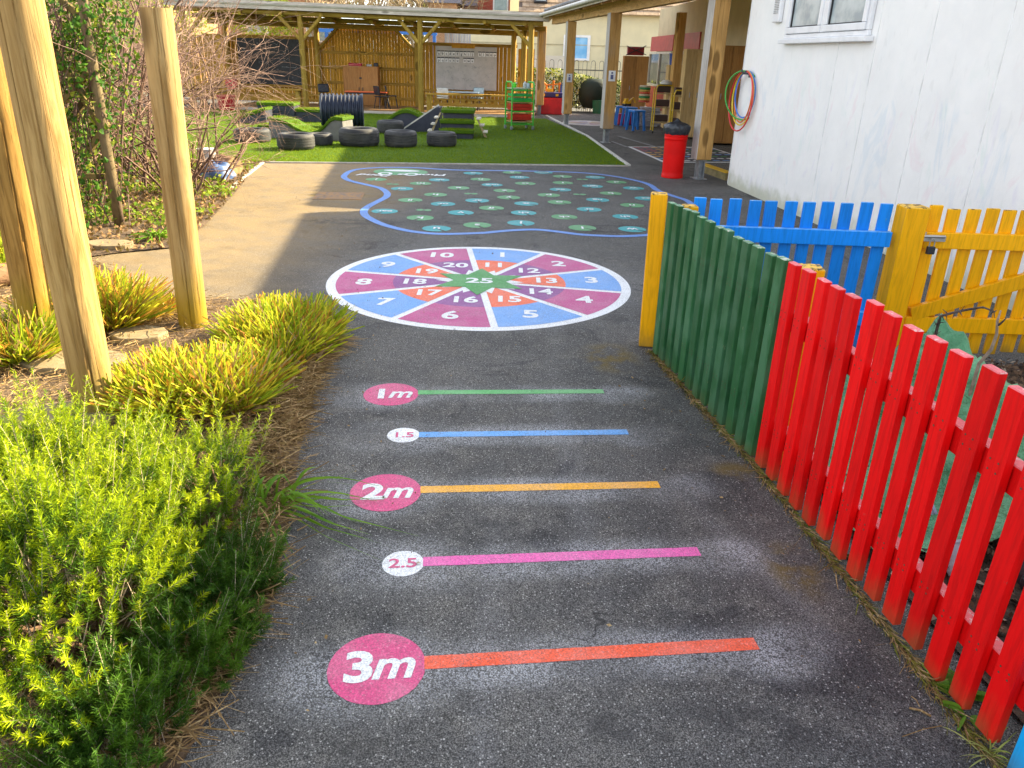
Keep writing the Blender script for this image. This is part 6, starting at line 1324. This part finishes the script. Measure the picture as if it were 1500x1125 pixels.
# pale green flat roof strip and red brick house
BRK = bpy.data.materials.new('brick'); BRK.use_nodes = True; n = BRK.node_tree; bt = n.nodes.new('ShaderNodeTexBrick'); tc = n.nodes.new('ShaderNodeTexCoord'); mp = n.nodes.new('ShaderNodeMapping'); mp.inputs['Rotation'].default_value = (PI/2, 0, 0); n.links.new(tc.outputs['Object'], mp.inputs[0]); n.links.new(mp.outputs[0], bt.inputs['Vector'])
bt.inputs['Color1'].default_value = (.50, .26, .12, 1); bt.inputs['Color2'].default_value = (.38, .20, .10, 1); bt.inputs['Mortar'].default_value = (.55, .45, .32, 1); bt.inputs['Scale'].default_value = 4.4; bt.inputs['Mortar Size'].default_value = .012; n.links.new(bt.outputs[0], n.nodes['Principled BSDF'].inputs[0])
def house(name, x0, x1, Y, z1, mt, lab, roofm, rh=2.2, dz=6, wins=()):
    th = thing(name, lab, 'house', ((x0+x1)/2, Y, 0)); w_ = x1-x0; mb = MB(); mb.box((0, dz/2, z1/2), (w_, dz, z1)); mb.build('wall', mt, th)
    mb = MB(); mb.prism([(-.3, z1), (dz+.3, z1), (dz/2, z1+rh)], -w_/2-.2, w_/2+.2, M=Matrix(((0, 0, 1, 0), (1, 0, 0, 0), (0, 1, 0, 0), (0, 0, 0, 1)))); mb.build('roof', roofm, th)
    for x, z, ww, wh in wins:
        mb = MB(); mb.box((x, -.02, z), (ww, .05, wh)); f = mb.build('window', WHITEP, th); mb = MB(); mb.box((x, -.05, z), (ww-.16, .02, wh-.16)); mb.build('pane', M('house_glass', (.35, .48, .50), rough=.1, bmp=0), f)
    return th
RTL = M('red_tile_roof', (.42, .12, .07), rough=.8, scale=9); DTL = M('dark_roof', (.16, .15, .17), rough=.8)
a = PY(700, 6, 44).x; b = PY(747, 6, 44).x; house('brick_house', a, b, 44, PY(720, 2, 44).z+1.5, M('red_render', (.45, .09, .06), (.38, .09, .06), rough=.8), 'red fronted house with a small white window seen over the pavilion roof', RTL, wins=((.35, PY(722, 9, 44).z, .8, .9),))
a = PY(747, 6, 42).x; b = PY(763, 6, 42).x; house('pale_gable_house', a, b, 42, 5.6, CRM, 'narrow pale gable between the red house and brown tiled roof', RTL)
a = PY(200, 40, 46).x; b = PY(470, 40, 46).x; house('brick_house', a, b, 46, 4.4, BRK, 'tan brick house behind the chalkboard bay of the pavilion', DTL, wins=((5.0, PY(400, 45, 46).z, 1.5, 1.0), (1.6, 3.0, 1.2, 1.0)))
a = PY(628, 48, 41).x; b = PY(668, 48, 41).x; house('brick_house', a, b, 41, 4.0, BRK, 'small brick wall end seen above the whiteboard', DTL, rh=.9, dz=3)
a = PY(676, 5, 47).x; b = PY(700, 5, 47).x; house('dark_roofed_house', a, b, 47, PY(690, 9, 47).z, M('pinkish', (.6, .42, .42), rough=.8), 'dark roofed house left of the red fronted house', DTL, rh=1.0)
# grey close boarded fence piece behind the whiteboard
x0, x1 = PY(653, 50, 33).x, PY(692, 50, 33).x; th = thing('board_fence', 'weathered grey vertical board fence behind the whiteboard', 'fence', (x0, 33, 0)); gm = MB().box((0, 0, 1.25), (.09, .02, 2.5)).mesh('board', wood('silver_board', (.42, .44, .45), (.28, .30, .33), gs=1)); k = 0
while k*.105 < x1-x0: inst('board', gm, th, (k*.105, random.uniform(-.005, .005), random.uniform(-.03, .03))); k += 1
# blue framed polycarbonate canopy beyond the middle bay
x0, x1 = PY(466, 40, 31).x, PY(700, 40, 31).x; th = thing('blue_canopy', 'blue framed canopy with translucent curved panels behind the middle bay', 'canopy', (x0, 31, 0)); w_ = x1-x0; BF = M('blue_frame', (.02, .17, .60), rough=.4); z_b = PY(530, 46, 31).z; w_ = PY(640, 40, 31).x-x0
mb = MB(); mb.box((w_/2, 0, z_b), (w_, .08, .12)); mb.build('eaves_rail', BF, th)
for x in (.3, w_-.1): mb = MB(); mb.box((x, 0, z_b/2-.03), (.12, .1, z_b-.062)); mb.build('post', BF, th)
PCM = M('polycarbonate', (.55, .62, .66), (.48, .54, .58), rough=.3, bmp=0)
pm = MB(); seg = 8; vs = []
for i in range(seg+1):
    t = i/seg; vs += [(-.31, 1.6*t, .55*math.sin(t*PI/2)), (.31, 1.6*t, .55*math.sin(t*PI/2))]
pm.add(vs, [(2*i, 2*i+1, 2*i+3, 2*i+2) for i in range(seg)]); pme = pm.mesh('roof_panel', PCM, smooth=True)
rm = MB(); rm.tube([(0, 1.6*t/8, .55*math.sin(t/8*PI/2)+.02) for t in range(9)], .025, 5); rme = rm.mesh('rib', M('pale_rib', (.7, .72, .75), rough=.4))
i = 0
while i*.64 < w_-.2: inst('roof_panel', pme, th, (.32+i*.64, 0, z_b+.07)); inst('rib', rme, th, (i*.64, 0, z_b+.07)); i += 1
# light ground / wall beyond pavilion (pale playground wall)
mb = MB(); mb.box((-5, 34, .9), (14, .2, 1.8)); o = mb.build('rendered_wall', M('pale_wall', (.60, .58, .50), (.5, .48, .42), rough=.8, scale=2)); tag(o, 'long pale rendered wall behind the slatted pavilion back', 'wall')
# trees/shrubs beyond
def tree(x, Y, h, rad, cols, lab, n=5000, bare=False, name='garden_tree'):
    th = thing(name, lab, 'tree', (x, Y, 0), group='trees beyond the pavilion'); mb = MB(); mb.tube([(0, 0, 0), (.1, 0, h*.4), (.0, .1, h*.7)], [.16, .11, .06], 8); mb.build('trunk', BARKP, th)
    if bare:
        tb = TB()
        for i in range(14): s = Vector((0, 0, h*random.uniform(.25, .6))); grow(tb, s, Vector((random.gauss(0, .7), random.gauss(0, .7), 1)).normalized(), .05, rad*random.uniform(.8, 1.3), 0, 0, 3)
        o = tb.build('crown', [cols, cols], th, (0, 0, 0))
    else:
        P_ = unit(rng.normal(size=(n, 3)))*rng.uniform(.3, 1, (n, 1))**.5*rad*np.array([1, 1, .8])+np.array([0, 0, h*.7]); c_ = np.array([mn.noise(tuple(q*1.3)) for q in P_]); P_ = P_[c_ > -.15]; V, Fq = leafquads(P_, .07, .3); fast('crown', V, Fq, cols, th)
YF_ = foliage('yellow_green_leaf', [(.32, .36, .03), (.20, .26, .03)], 4, .5, .3); TWM = M('far_twigs', (.46, .36, .22), (.34, .26, .15), rough=.9)
tree(PY(385, 45, 40).x, 40, 4.4, 1.7, YF_, 'yellow green leafed tree over the chalkboard')
for i, (px, Y) in enumerate(((455, 42), (510, 40), (560, 43), (610, 41), (655, 43))): tree(PY(px, 5, Y).x, Y, 5.4, 2.4, TWM, ['leafless tan tree above the left bay of the pavilion', 'leafless tan tree above the ribbed tunnel', 'leafless tan tree over the middle bay', 'leafless tan tree above the second pavilion post', 'leafless tan tree left of the dark roofed house'][i], bare=True)
tree(-13, 30, 5, 2.4, YF_, 'leafy tree beyond the left end of the pavilion', 6000)
# red climbing rose/house patch top left
house('red_roofed_house', -24, -16, 38, 4.6, BRK, 'brick house with red roof far beyond the bare shrubs', RTL)
# hazel far boundary hedge so the horizon closes
N = 14000; Bp = np.c_[rng.uniform(-34, 34, N), rng.uniform(50, 52, N), rng.uniform(0, 5.5, N)]; V, Fq = leafquads(Bp, .22, .3); tag(fast('distant_trees', V, Fq, foliage('far_leaf', [(.14, .15, .05), (.24, .2, .1)], .4, .7, .2)), 'distant line of trees closing the view', 'trees', kind='stuff')
